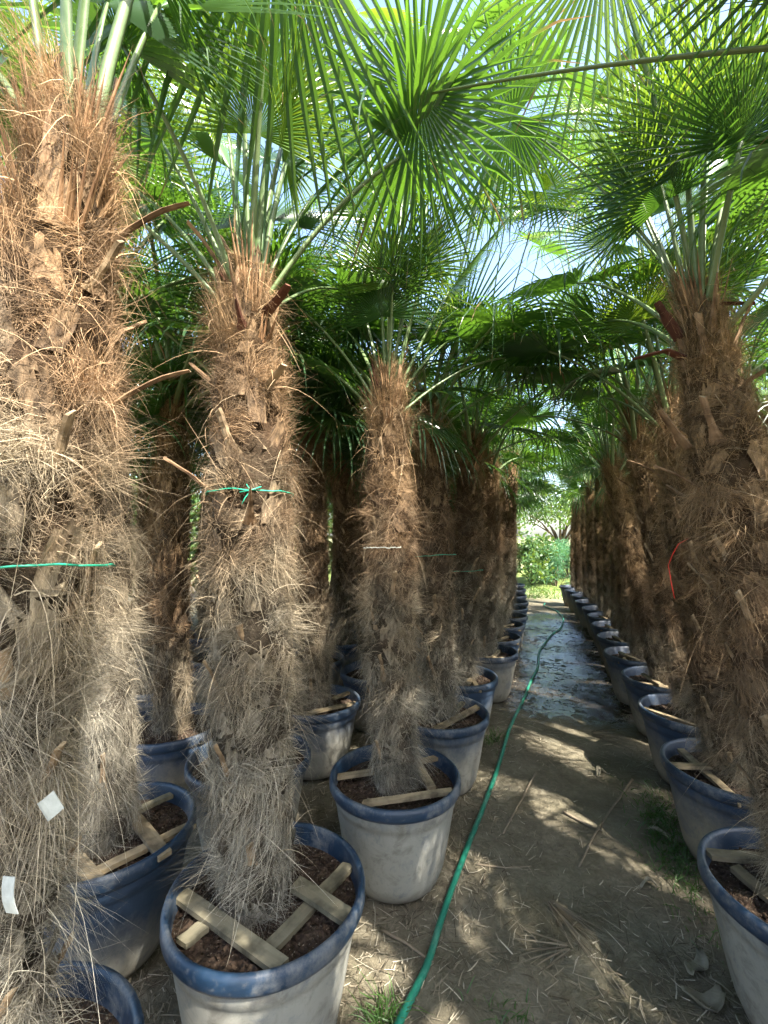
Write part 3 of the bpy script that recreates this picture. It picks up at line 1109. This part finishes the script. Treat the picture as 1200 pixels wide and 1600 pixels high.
for rk, pts in ROWS.items():
    for i, (x, y) in enumerate(pts):
        r = random.Random(hash((ord(rk), i)) & 0xffff)
        if (rk, i) in TOPS:
            top = px_y(*TOPS[(rk, i)], y)
        else:
            top = Vector((x + r.uniform(-.07, .07), y + r.uniform(-.07, .07), r.uniform(2.1, 2.5)))
        o_ = ORD[i - 1 if rk == 'R' and i else i]      # the first palm on the right stands just outside the picture
        detail = 0
        if rk in 'LRM': detail = 1
        if rk in 'LR' and i < 4 or rk == 'M' and i < 3: detail = 2
        br, bri = BRV.get((rk, i), (BROWN[rk] + r.uniform(-.06, .06), .47 + r.uniform(-.05, .05)))
        near = (rk, i) in (('L', 0), ('M', 0), ('M', 1), ('R', 0), ('R', 1), ('R', 2), ('L', 1), ('M', 2))
        PALM[(rk, i)] = add_palm(x, y, top, LBL.get((rk, i), f'{o_} palm from the front in {RNAME[rk]}'), GRPP,
                                 TK.get((rk, i), 'abde'[r.randrange(4)] if detail else 'e'), br, bri, detail,
                                 nfr=(8 if (rk, i) == ('M', 0) else 17 if near else (12 if i >= 3 else 15) if rk in 'LR' else 14), skip=SKIP.get((rk, i), ()), shift=(-.05 if (rk, i) == ('L', 0) else 0), stubs=(14 if detail == 2 else 5), seed=r.randrange(9999),
                                 ci_rng=((0, 4) if near else (0, 5) if rk in 'LR' and i < 9 else (0, 6)), width=WID.get((rk, i), .70 if rk in 'RSTU' else .78 if detail < 2 else .88), avoid=AVOID.get((rk, i), ()), thin=rk in 'STU',
                                 aisle=({'L': 1, 'R': -1}.get(rk, 0) if i >= 4 else 0))
        if rk in 'LM':
            dust, warm, dark = (r.uniform(.22, .36), r.uniform(.1, .5), r.uniform(0, .25))
        else:
            dust, warm, dark = (r.uniform(.27, .35), r.uniform(.75, 1.0), r.uniform(.35, .6) if i < 5 else r.uniform(.65, .9))
        if rk in 'LM' and i > 3: dark, warm = r.uniform(.6, .9), r.uniform(.6, 1)
        if (rk, i) in (('L', 0), ('L', 1)): dust, warm, dark = .46, .08, 0
        if (rk, i) == ('L', 2): dust, warm = .33, .25
        if (rk, i) == ('R', 1): dust, warm, dark = .42, .3, .25
        if (rk, i) == ('M', 1): dust, warm, dark = .20, .3, 0
        if (rk, i) == ('L', 4): dust, warm = .40, .55
        PALM[(rk, i, 'pot')] = add_pot(x, y, f'{o_} blue rimmed pot from the front in {RNAME[rk]}' if (rk, i) != ('R', 0) else 'blue rimmed pot just outside the right edge of the picture', dust, warm, dark, GRPB)

for k, (x, y, lb) in enumerate([(.72, .27, 'added palm beside the viewer whose leaves shade the near trunks'),
                               (.74, -.48, 'added palm behind the viewer on the right whose leaves shade the front')]):  # palms added out of view to shade the foreground
    PALM[('X', k)] = add_palm(x, y, (x, y, 2.35), lb, GRPP, 'e', .6, .5, 1, nfr=16, stubs=4, seed=50 + k, ci_rng=(0, 5), avoid=[[(125, 35)], []][k], skip=[{8, 12}, {8}][k])
    PALM[('X', k, 'pot')] = add_pot(x, y, 'blue rimmed pot of the ' + lb.split(' whose')[0] + ' to the right', .3, .5, .2, GRPB)

# single leaves that stand out, and unseen ones added for shade
P = PALM
SP = []
def toward_cam(p, dx=0, dz=0):
    v = CAM - Vector(p)
    v.normalize()
    return v + Vector((dx, 0, dz))
hb = px_y(655, 150, 1.32)
special_frond(P[('R', 0)], (.70, 1.02, 2.32), hb, toward_cam(hb, 0, .1), (-1, .1, -.5), .62, 1, .14, 172, 50, .03, .025)
hb = px_y(800, 190, 1.75)
special_frond(P[('R', 1)], (.48, 1.74, 2.25), hb, toward_cam(hb, .3, -.1), (-1, .1, -.3), .52, 2, .30, 160, 40, .1, .08)
hb = px_y(920, 300, 2.15)
special_frond(P[('R', 1)], (.48, 1.74, 2.22), hb, (-.5, -.35, 1.0), (.9, -.3, .35), .55, 3, .15, 120, 36, .1, .05)
hb = px_y(895, 490, 3.3)
special_frond(P[('R', 4)], (.65, 3.8, 2.30), hb, toward_cam(hb, .4, .2), (-1, -.1, -.3), .55, 4, .25, 160, 40, .1, .06, True)  # brighter leaf colour stands in for sun on this leaf
hb = px_y(433, -184, .80)
special_frond(P[('L', 0)], (-.92, 1.17, 2.28), hb, toward_cam(hb, 0, .2), (-.55, .1, -1), .86, 5, .12, 75, 24, .10, .16, False, .35)
hb = px_y(945, -95, 1.35)
special_frond(P[('R', 1)], (.48, 1.74, 2.25), hb, toward_cam(hb, 0, .4), (-.35, .1, -1), .56, 6, .25, 70, 22, .05, .12, True, .35)
hb = px_y(245, 460, 2.1)
special_frond(P[('M', 2)], (-1.4, 1.8, 2.1), hb, toward_cam(hb, .2, .1), (.5, .2, .8), .36, 7, .05, 120, 36, .02, .0)
hb = px_y(-70, -20, 1.15)
special_frond(P[('M', 1)], (-1.5, 1.2, 2.3), hb, toward_cam(hb, .2, -.3), (.5, -.3, -.4), .60, 8, .2, 160, 40, .05, .05)

def nearest_palm(p):
    best = None
    for k, o in PALM.items():
        if len(k) != 2 or k[0] not in 'LRM': continue
        x, y = ROWS[k[0]][k[1]]
        d = (Vector((x, y, 2.35)) - p).length
        if best is None or d < best[0]: best = (d, k)
    return best[1]


special_frond(P[('X', 1)], (.74, -.48, 2.28), (.30, -.20, 2.78), (-.2, .1, 1), (-.7, .6, 0), .46, 40, .3, 160, 40, .1, .05)  # unseen leaf added overhead to shade the thick left trunk
special_frond(P[('X', 0)], (.72, .27, 2.28), (.36, .22, 2.86), (-.1, .0, 1), (-1, 0, 0), .44, 41, .3, 160, 40, .1, .05)  # another unseen leaf, added to shade the nearest whole trunk
for q, (u, v, y, rb) in enumerate([(560, 20, 1.9, .5), (735, 45, 2.0, .5), (870, 110, 2.1, .5), (1010, 60, 2.0, .5), (1110, 170, 2.2, .5), (760, 330, 2.9, .5),
                                   (560, 330, 2.3, .5), (960, 380, 2.9, .5), (1150, 330, 2.5, .5), (500, 150, 1.8, .5),
                                   (300, 130, 2.0, .5), (230, 300, 2.2, .5), (640, 300, 2.6, .5), (820, 270, 2.6, .5), (330, 330, 2.3, .5), (480, 420, 2.6, .45),
                                   (850, 300, 3.0, .5), (770, 230, 2.7, .5), (900, 240, 2.9, .5), (980, 300, 2.7, .5), 
                                   (450, 60, 2.2, .5), (420, 250, 2.3, .5), (540, 230, 2.4, .5), (650, 60, 2.2, .5), (960, 160, 2.4, .5), (1060, 260, 2.7, .5), (180, 60, 1.7, .5),
                                   (270, 220, 1.9, .5), (40, 40, 1.5, .5), (1150, 90, 2.3, .5), (800, 100, 2.3, .5), (840, 325, 3.2, .52), (880, 365, 3.6, .5), (790, 345, 3.4, .5), (905, 315, 3.2, .5), (845, 385, 4.0, .5), (760, 300, 3.0, .5)]):
    rr = random.Random(900 + q)
    hb = px_y(u, v, y)
    k = nearest_palm(hb)
    x0, y0 = ROWS[k[0]][k[1]]
    org = Vector((x0, y0, 2.3)) if k not in TOPS else px_y(*TOPS[k], y0) - Vector((0, 0, .08))
    out = (hb - org)
    out.z *= .3
    out.normalize()
    special_frond(PALM[k], org, hb, Vector((rr.uniform(-.5, .5), rr.uniform(-.9, .1), rr.uniform(.3, 1.0))), out + Vector((rr.uniform(-.3, .3), rr.uniform(-.3, .3), -.35)),
                  rb * rr.uniform(.95, 1.2), 900 + q, rr.uniform(.22, .5), 150, 38, .18, .06, q % 4 == 0)


def side_husk(key, pts, mat, w, name='dead_husk'):
    """one dried leaf base sticking out from a trunk"""
    palm = PALM[key]
    y0 = ROWS[key[0]][key[1]][1] - .03
    q = [px_y(u, v, y0 - .02 * i) for i, (u, v) in enumerate(pts)]
    c = q[0]
    dense = []
    for i in range(len(q) - 1):
        for k in range(3): dense.append(q[i].lerp(q[i + 1], k / 3))
    dense.append(q[-1])
    n = len(dense)
    mb = MB()
    rr = random.Random(int(pts[0][0]))
    mb.tube([p - c for p in dense], [w * (1.1 - .5 * i / n + rr.uniform(-.12, .12)) for i in range(n)], 7, 0, .28)
    o = link(name, mb.mesh(name, [M[mat]], False), palm, c - palm.location)
    return o


for key, pts, mat, w in [
        (('R', 1), [(1062, 530), (1042, 498), (1026, 472)], 'redhusk', .016), (('R', 1), [(1105, 490), (1130, 474), (1180, 474)], 'redhusk', .012),
        (('R', 1), [(1068, 560), (1040, 548), (990, 561)], 'redhusk', .013), (('R', 1), [(1140, 612), (1165, 598), (1196, 578)], 'husk', .014),
        (('R', 1), [(1075, 700), (1050, 668), (1030, 640)], 'husk', .013),
        (('L', 0), [(372, 640), (335, 600), (300, 570)], 'husk', .020),
        (('L', 0), [(400, 630), (425, 595), (444, 570)], 'stub', .011),
        (('L', 0), [(350, 720), (330, 750), (318, 778)], 'husk', .015), (('L', 0), [(372, 470), (352, 440), (340, 425)], 'redhusk', .016),
        (('L', 0), [(415, 490), (437, 465), (450, 445)], 'redhusk', .013), (('L', 1), [(600, 620), (585, 590), (580, 560)], 'redhusk', .012)]:
    side_husk(key, pts, mat, w * 1.5)

# ------------------------------------------------------------------ battens in the pots
def bz(u, v, z=.385): return px_z(u, v, z)
ZB = .382
spec = [
    ((283, 1398, 440, 1512), 'weathered batten along the front of the nearest whole pot', True, ZB, .045),
    ((415, 1490, 545, 1352), 'mossy batten behind the trunk in the nearest whole pot', True, ZB - .008, .04),
    ((462, 1380, 548, 1436), 'short batten on the right in the nearest whole pot', True, ZB + .016, .05),
    ((283, 1475, 318, 1448), 'stub of batten on the left in the nearest whole pot', True, ZB - .004, .04),
    ((527, 1214, 592, 1205), 'batten left of the trunk in the second pot left of the path', False, ZB, .03),
    ((566, 1256, 706, 1236), 'batten across the front of the second pot left of the path', False, ZB + .012, .03),
    ((648, 1186, 674, 1232), 'batten right of the trunk in the second pot left of the path', False, ZB, .04),
    ((648, 1192, 694, 1182), 'short batten at the back of the second pot left of the path', False, ZB + .008, .03),
    ((72, 1286, 150, 1380), 'thick batten on the left in the pot beside the nearest whole pot', False, ZB, .05),
    ((205, 1270, 258, 1338), 'batten right of the trunk in the pot beside the nearest whole pot', False, ZB + .018, .045),
    ((143, 1366, 302, 1288), 'long batten across the front in the pot beside the nearest whole pot', False, ZB, .035),
    ((202, 1272, 268, 1242), 'batten at the back in the pot beside the nearest whole pot', True, ZB, .03),
    ((1106, 1334, 1215, 1344), 'pale batten across the nearest pot right of the path', False, ZB + .018, .04),
    ((1148, 1356, 1235, 1430), 'slanting batten in the nearest pot right of the path', False, ZB, .04),
    ((1042, 1196, 1122, 1198), 'pale batten across the second pot right of the path', False, ZB + .018, .035),
    ((1064, 1172, 1160, 1258), 'slanting batten in the second pot right of the path', False, ZB, .035),
    ((1006, 1106, 1118, 1146), 'long batten along the third pot right of the path', False, ZB + .006, .03),
    ((680, 1140, 748, 1104), 'yellow batten across the third pot left of the path', False, ZB + .012, .04),
    ((696, 1124, 726, 1096), 'short batten beside the trunk in the third pot left of the path', True, ZB, .03),
    ((476, 1116, 556, 1098), 'long batten across the pot seen between the two nearest left trunks', False, ZB, .03),
    ((520, 1092, 545, 1082), 'sunlit batten end in the pot seen between the two nearest left trunks', False, ZB + .01, .03),
]
for (u0, v0, u1, v1), lb, mossy, z, w in spec:
    add_batten(bz(u0, v0, z), bz(u1, v1, z + .004), lb, mossy, w)
for rk, i in [('L', 3), ('L', 4), ('L', 5), ('L', 6), ('R', 4), ('R', 5), ('R', 6), ('R', 7), ('R', 8)]:
    x, y = ROWS[rk][i]
    r = random.Random(i * 7 + ord(rk))
    sgn = 1 if rk == 'L' else -1
    for k in range(2):
        a = r.uniform(-.5, .5) + (.9 if k else -.4)
        c = Vector((x + sgn * .14 * (1 if k == 0 else .7), y - .10 + .06 * k, ZB + .02 * k))
        dv = Vector((math.cos(a) * sgn * .3, math.sin(a), 0)).normalized() * .13
        add_batten(c - dv, c + dv, f'{"lower" if k == 0 else "upper"} batten in the {ORD[i - 1 if rk == "R" else i]} pot of {RNAME[rk]}', False, .032)

# ------------------------------------------------------------------ ties, ribbons, tags
def ring_tie(c, rad, axis_tilt, label, mat, bow=False, name='twine_tie', a0=0, a1=2 * math.pi, cat='twine'):
    t = MB()
    pts = []
    n = 30
    rr = random.Random(int(abs(c[0] * 991 + c[2] * 77)))
    for i in range(n + 1):
        a = a0 + (a1 - a0) * i / n
        pts.append(Vector((rad * math.cos(a), rad * math.sin(a), axis_tilt * math.cos(a + .6) + rr.uniform(-.003, .003))))
    t.tube(pts, .0042, 5, 0, .5)
    if bow:
        d = Vector((CAM.x - c[0], CAM.y - c[1], 0)).normalized()
        s = Vector((-d.y, d.x, 0))
        k = d * (rad + .004)
        t.tube([k + s * -.012 + Vector((0, 0, .018)), k, k + s * -.016 + Vector((0, 0, -.024)), k + s * -.024 + Vector((0, 0, -.042))], .0032, 5, 0, .5)
        t.tube([k + s * .03 + Vector((0, 0, .012)), k + d * .006, k + s * -.03 + Vector((0, 0, -.006))], .004, 5, 0, .5)
    o = link(name, t.mesh(name, [mat], True), None, c)
    tag(o, label, cat)
    return o


def trunk_at(rk, i, z):
    x, y = ROWS[rk][i]
    b = Vector((x - (.05 if (rk, i) == ('L', 0) else 0), y, SOIL_Z))
    o = PALM[(rk, i)]
    top = px_y(*TOPS[(rk, i)], y) if (rk, i) in TOPS else None
    if top is None: return Vector((x, y, z))
    return b.lerp(top, (z - b.z) / (top.z - b.z))


ring_tie(trunk_at('L', 0, 1.595), .134, .004, 'green twine tied in a bow round the nearest whole trunk', M['tie'], True)
ring_tie(trunk_at('M', 0, 1.40), .142, .012, 'green twine round the thick trunk at the left edge', M['tie'])
ring_tie(trunk_at('L', 2, 1.34), .136, .012, 'green twine round the third trunk left of the path', M['tie'])
ring_tie(trunk_at('L', 3, 1.20), .132, .008, 'green twine round the fourth trunk left of the path', M['tie'])
ring_tie(trunk_at('L', 1, 1.41), .142, .003, 'pale twine round the second trunk left of the path', M['tie_pale'], False, 'twine_tie', -2.2, -.9)
# red ribbon


def on_trunk(rk, i, u, v, rad):
    """point of the shaggy surface of a trunk that is seen at photo pixel (u, v)"""
    best = None
    for k in range(900):
        p = px_y(u, v, .15 + k * .004)
        if p.z < .1: continue
        c = trunk_at(rk, i, p.z)
        d = math.hypot(p.x - c.x, p.y - c.y)
        if best is None or d < best[0]: best = (d, p)
        if d < rad: return p
    return best[1]


def card(c, u, v, label, bend=.01):
    """small bent card"""
    u, v = Vector(u), Vector(v)
    n = u.cross(v).normalized()
    vs, fs = [], []
    K = 6
    for s in (-1, 1):
        for i in range(K + 1):
            t = i / K
            for j in (-1, 1):
                vs.append(u * (t - .5) + v * (j * .5) + n * (bend * math.sin(t * 3.1) + s * .0006))
    for i in range(K):
        a = i * 2
        fs.append((a, a + 1, a + 3, a + 2))
        b = 2 * (K + 1) + i * 2
        fs.append((b, b + 2, b + 3, b + 1))
    m2 = 2 * (K + 1)
    for i in range(K):
        fs.append((i * 2, i * 2 + 2, m2 + i * 2 + 2, m2 + i * 2))
        fs.append((i * 2 + 1, m2 + i * 2 + 1, m2 + i * 2 + 3, i * 2 + 3))
    fs += [(0, m2, m2 + 1, 1), (K * 2, K * 2 + 1, m2 + K * 2 + 1, m2 + K * 2)]
    me = new_mesh('label_tag', vs, fs, [M['paper']])
    tag(link('label_tag', me, None, c), label, 'label')


t = MB()
RB = lambda u, v, w=.185: on_trunk('R', 2, u, v, w)
t.tube([RB(1075, 842), RB(1060, 850, .19), RB(1050, 868, .19), RB(1044, 884, .19), RB(1047, 898, .195), RB(1049, 912, .20), RB(1054, 935, .20)], [.003, .004, .004, .003, .004, .004, .003], 5, 0, .4)
tag(link('red_ribbon', t.mesh('red_ribbon', [M['ribbon']], True)), 'red plastic ribbon hanging between the trunks right of the path', 'ribbon')
card(on_trunk('M', 0, 80, 1258, .19), (.036, .0, .026), (-.012, -.01, .030), 'crumpled white tag in the fibre above the left pot', .012)
card(on_trunk('M', 0, 17, 1398, .20), (.012, 0, -.05), (.028, .0, .006), 'flat white tag at the left edge low on the shaggy trunk', .004)

# ------------------------------------------------------------------ hose
hp = [(600, 1640), (640, 1560), (668, 1500), (690, 1430), (715, 1360), (745, 1285), (775, 1205), (800, 1130), (822, 1080), (840, 1040), (843, 1015), (860, 992), (876, 978), (880, 965), (872, 955), (860, 950), (850, 945), (852, 941)]
pts = [px_z(u, v, .014) for u, v in hp]
dense = []
for i in range(len(pts) - 1):
    p0, p1, p2, p3 = pts[max(i - 1, 0)], pts[i], pts[i + 1], pts[min(i + 2, len(pts) - 1)]
    for k in range(6):
        t = k / 6
        q = .5 * ((2 * p1) + (p2 - p0) * t + (2 * p0 - 5 * p1 + 4 * p2 - p3) * t * t + (3 * p1 - p0 - 3 * p2 + p3) * t ** 3)
        q.z = float(gz(q.x, q.y)) + .0125
        dense.append(q)
t = MB()
t.tube(dense, .0125, 10, 0)
tag(link('garden_hose', t.mesh('garden_hose', [M['hose']], True)), 'green garden hose running along the dirt path', 'hose')

# ------------------------------------------------------------------ litter on the path
n = 60000
lx = rng.uniform(-1.7, 1.3, n)
ly = .7 + 9.0 * rng.random(n) ** 1.6
dens = np.clip(.42 + .5 * np.sin(3.1 * lx + 1.7 * ly) * np.sin(2.3 * ly - 1.2 * lx + 2) + .35 * (np.abs(lx - .1) > .38), .06, 1)
dens = np.where((ly > 3.9) & (ly < 9), dens * .35, dens)
keep = rng.random(n) < dens
lx, ly = lx[keep], ly[keep]
n = len(lx)
th = rng.normal(size=n) * .9 + 1.9 * np.sin(1.3 * lx + .9 * ly)
Pl = np.stack([lx, ly, gz(lx, ly) + .003 + .010 * rng.random(n)], 1)
Dl = np.stack([np.cos(th), np.sin(th), rng.normal(size=n) * .08], 1)
Ll = .02 + .085 * rng.random(n) ** 2
Wl = .0016 + .0030 * rng.random(n)
Cl = np.stack([rng.normal(size=n) * .18, rng.normal(size=n) * .18, rng.normal(size=n) * .06 - .02], 1)
sdl = np.stack([-np.sin(th), np.cos(th), rng.normal(size=n) * .4], 1)
V, F, A = ribbons(Pl, Dl, Ll, Wl, Cl, sdl, 3, .6)
tag(link('straw_litter', new_mesh('straw_litter', V, F, [M['straw']], False, {'rnd': A})), 'dry straw and leaf shreds littering the dirt path', 'straw', kind='stuff')


def stick(pp, rad, label, mat='stick', name='fallen_stick', flat=.8):
    t = MB()
    q = []
    for i in range(len(pp) - 1):
        a, b = px_z(*pp[i], .01), px_z(*pp[i + 1], .01)
        for k in range(4):
            p = a.lerp(b, k / 4)
            q.append(p)
    q.append(px_z(*pp[-1], .01))
    rr = random.Random(len(label))
    for p in q: p.z = float(gz(p.x, p.y)) + rad * flat + .004 + rr.uniform(0, .004)
    t.tube(q, [rad * (1.1 - .5 * i / len(q)) for i in range(len(q))], 6, 0, flat)
    tag(link(name, t.mesh(name, [M[mat]], True)), label, 'stick')


stick([(988, 1214), (950, 1270), (925, 1315), (905, 1355)], .006, 'long thin dry stalk lying slantwise on the right of the path')
stick([(838, 1206), (815, 1250), (786, 1302)], .006, 'pale dry stalk lying beside the hose')
stick([(880, 1272), (915, 1290), (940, 1300)], .007, 'short pale stalk by the sunny patch on the path')
stick([(596, 1445), (635, 1470), (676, 1500)], .006, 'dry stalk in front of the second pot left of the path')
stick([(745, 1346), (790, 1352), (830, 1350)], .004, 'thin twig across the middle of the path')


def dry_fan(u, v, ang, n, L, label, spread=1.2, name='fallen_leaf'):
    c = px_z(u, v, .01)
    r = np.random.default_rng(int(u))
    th = ang + (np.linspace(-.5, .5, n)) * spread + r.normal(size=n) * .04
    P0 = np.tile(np.array(c), (n, 1)) + np.stack([np.cos(th), np.sin(th), 0 * th], 1) * .03
    P0[:, 2] = gz(P0[:, 0], P0[:, 1]) + .012
    D = np.stack([np.cos(th), np.sin(th), .05 + r.normal(size=n) * .05], 1)
    Cc = np.stack([r.normal(size=n) * .06, r.normal(size=n) * .06, -.06 + 0 * th], 1)
    sd_ = np.stack([-np.sin(th), np.cos(th), r.normal(size=n) * .5], 1)
    V, F, A = ribbons(P0, D, L * (.6 + .5 * r.random(n)), .004 + .003 * r.random(n), Cc, sd_, 5, .5, .1 + .5 * r.random(n))
    o = link(name, new_mesh(name, V - np.array(c), F, [M['straw']], False, {'rnd': A}), None, c)
    tag(o, label, 'dead leaf')


dry_fan(920, 1145, 0.15, 26, .32, 'dry fan leaf spread out by the right hand pots', 1.5)
dry_fan(850, 1395, -.75, 18, .36, 'bundle of dry leaf shreds in the middle of the near path', .6)
dry_fan(900, 1475, -2.6, 10, .22, 'dry leaf strips near the bottom of the path', .8)


def curled_leaf(u, v, L, w, ang, label, seed):
    r = random.Random(seed)
    c = px_z(u, v, .0)
    vs, fs = [], []
    n = 10
    d = Vector((math.cos(ang), math.sin(ang), 0))
    s = Vector((-d.y, d.x, 0))
    for i in range(n + 1):
        t = i / n
        cen = d * (L * (t - .5)) + s * (.016 * math.sin(t * 5 + seed)) + Vector((0, 0, .018 + .014 * math.sin(t * 6.5 + seed)))
        ww = w * math.sin(math.pi * (.08 + .86 * t)) ** .7
        for j in (-1, -.35, .35, 1):
            vs.append(cen + s * (ww * j * .5) + Vector((0, 0, .4 * ww * j * j + r.uniform(-.003, .003))))
    for i in range(n):
        for j in range(3):
            a = i * 4 + j
            fs.append((a, a + 1, a + 5, a + 4))
    c.z = float(gz(c.x, c.y)) - .004
    me = new_mesh('dead_leaf', vs, fs, [M['deadleaf']], True)
    o = link('dead_leaf', me, None, c)
    md = o.modifiers.new('solid', 'SOLIDIFY')
    md.thickness = .0015
    tag(o, label, 'dead leaf')


curled_leaf(1088, 1515, .13, .045, 1.3, 'pale curled dead leaf near the right front pot', 1)
curled_leaf(1105, 1572, .13, .055, .4, 'broad grey dead leaf at the foot of the right front pot', 2)
curled_leaf(1035, 1308, .14, .03, 2.5, 'curled dead leaf beside the second right hand pot', 3)
curled_leaf(1010, 1385, .10, .02, .1, 'narrow curled dead leaf in front of the right hand pots', 4)
curled_leaf(940, 1206, .10, .04, .7, 'small flat dead leaf on the path by the grass', 5)


def grass_patch(cx, cy, sx, sy, n, L, label, seed, mat='grass'):
    r = np.random.default_rng(seed)
    x = cx + r.normal(size=n) * sx
    y = cy + r.normal(size=n) * sy
    z = gz(x, y) - .003
    P0 = np.stack([x, y, z], 1)
    D = np.stack([r.normal(size=n) * .45, r.normal(size=n) * .45, np.ones(n)], 1)
    Cc = np.stack([r.normal(size=n) * .4, r.normal(size=n) * .4, -.35 + 0 * x], 1)
    V, F, A = ribbons(P0, D, L * (.5 + .8 * r.random(n)), .003 + .0025 * r.random(n), Cc, None, 4, .5, None, r)
    tag(link('grass_tuft', new_mesh('grass_tuft', V, F, [M[mat]])), label, 'grass', kind='stuff')


grass_patch(.50, 2.55, .06, .22, 700, .085, 'dark grass along the foot of the right hand pots', 1)
g = px_z(598, 1585, 0)
grass_patch(g.x, g.y, .03, .03, 90, .09, 'bright grass tuft in front of the nearest whole pot', 2)
g = px_z(790, 1592, 0)
grass_patch(g.x, g.y, .05, .03, 60, .06, 'small grass tuft at the bottom edge of the path', 3)
g = px_z(772, 1160, 0)
grass_patch(g.x, g.y, .03, .06, 70, .11, 'thin grass beside the fourth pot left of the path', 4)

# ------------------------------------------------------------------ far end: sunny strip, bank, shrubs, trees
bx = np.linspace(-22, 22, 90)
by = np.linspace(12.4, 30, 36)
BX, BY = np.meshgrid(bx, by)
BZ = np.interp(BY, [12.4, 13.2, 14.2, 16, 30], [-.08, .10, .35, .30, -.2]) + .12 * np.sin(BX * 1.1) * np.clip(BY - 12.6, 0, 1) + .06 * np.sin(3.1 * BX + BY) * np.clip(BY - 12.6, 0, 1) + rng.normal(size=BX.shape) * .03
BZ[0] = -.1
Vb = np.stack([BX, BY, BZ], -1).reshape(-1, 3)
ii = (np.arange(35)[:, None] * 90 + np.arange(89)[None]).ravel()
tag(link('bank', new_mesh('bank', Vb, [np.stack([ii, ii + 1, ii + 91, ii + 90], 1)], [M['bank']], True)), kind='structure')


def leaf_cloud(r, n, centres, radii, size, flat=.5):
    """small leaves spread through several overlapping clumps"""
    k = r.integers(0, len(centres), n)
    u = r.normal(size=(n, 3))
    u /= np.linalg.norm(u, axis=1, keepdims=True)
    rad = r.random(n) ** .45
    P0 = centres[k] + u * (radii[k] * rad[:, None])
    D = u * .6 + r.normal(size=(n, 3)) * .6 + np.array([0, 0, -.1])
    Lf = size * (.6 + .8 * r.random(n))
    return ribbons(P0, D, Lf, Lf * flat, r.normal(size=(n, 3)) * .15, None, 2, 1.2, None, r)


def shrub(x, y, z, h, w, n, size, label, seed, mat='shrub', cat='shrub', name='shrub', trunk=None, flat=.5):
    r = np.random.default_rng(seed)
    t = link(name, None, None, (x, y, z))
    tag(t, label, cat)
    nc = 14
    cen = np.stack([r.normal(size=nc) * w * .33, r.normal(size=nc) * w * .33, h * (.25 + .65 * r.random(nc))], 1)
    if trunk: cen[:, 2] = h * (.45 + .5 * r.random(nc))
    rad = np.stack([w * (.16 + .22 * r.random(nc))] * 2 + [h * (.12 + .16 * r.random(nc))], 1)
    V, F, A = leaf_cloud(r, n, cen, rad, size, flat)
    link('crown', new_mesh('crown', V, F, [M[mat]]), t)
    mb = MB()
    for i in range(nc):
        c = Vector(cen[i])
        mb.tube([(0, 0, -.1), (c.x * .3, c.y * .3, c.z * .45), tuple(c)], [(.10 if trunk else .02) * h / 3, .012 * h, .004 * h], 5)
    link('trunk', mb.mesh('trunk', [M['bark']], True), t)
    return t


shrub(-.55, 13.4, .15, 1.25, 1.3, 2600, .09, 'leafy light green shrub behind the left end of the path', 1, 'shrub')
shrub(.45, 13.7, .35, 1.05, 1.3, 6000, .10, 'feathery blue green bush on the bank at the end of the path', 2, 'fern', flat=.10)
shrub(.10, 13.1, .05, .9, .7, 2500, .09, 'low feathery plant before the bank at the path end', 3, 'fern', flat=.12)
shrub(2.2, 14.0, .5, 1.7, 1.6, 3500, .10, 'leafy shrub behind the right end of the path', 4, 'shrub')
for q, (x, y) in enumerate([(-5.6, 3.2), (-6.2, 5.4), (-6.0, 7.8), (-5.4, 10.2)]):  # bushes added to close the light gaps between the left trunks
    shrub(x, y, -.05, 2.6, 2.4, 3200, .12, f'leafy bush added to block light behind the left rows, {ORD[q]} from the front', 60 + q, 'shrub')
shrub(-2.2, 14.0, .5, 2.3, 2.0, 3500, .11, 'broad shrub behind the rows left of the path', 5, 'shrub')
for i, (x, y, h, w) in enumerate([(-9, 15.5, 5.5, 4.5), (-5.2, 16.5, 6.5, 4.5), (-3.2, 26, 5.0, 4), (4.2, 17, 6.0, 4.5), (8.0, 15.5, 5.5, 4.5), (.6, 34, 4.2, 6), (5.5, 36, 5.0, 6)]):
    shrub(x, y, .8, h, w, 5500, .19, ['leafy tree beyond the far left corner of the rows', 'tall leafy tree behind the left rows', 'distant leafy tree above the end of the path', 'tall leafy tree behind the right rows', 'leafy tree beyond the far right corner of the rows', 'low distant tree straight past the end of the path', 'distant tree to the right past the end of the path'][i], 30 + i, 'shrub', 'tree', 'tree', True)
n = 3800
r = np.random.default_rng(77)
gx = r.uniform(-4, 4, n)
gy = r.uniform(11.0, 13.2, n)
P0 = np.stack([gx, gy, 0 * gx - .02], 1)
D = np.stack([r.normal(size=n) * .4, r.normal(size=n) * .4, np.ones(n)], 1)
V, F, A = ribbons(P0, D, .08 + .28 * r.random(n) ** 2, .012 + .01 * r.random(n), np.stack([r.normal(size=n) * .4, r.normal(size=n) * .4, -.4 + 0 * gx], 1), None, 3, .5, None, r)
tag(link('meadow_grass', new_mesh('meadow_grass', V, F, [M['shrub']])), 'sunlit grass and weeds past the end of the path', 'grass', kind='stuff')
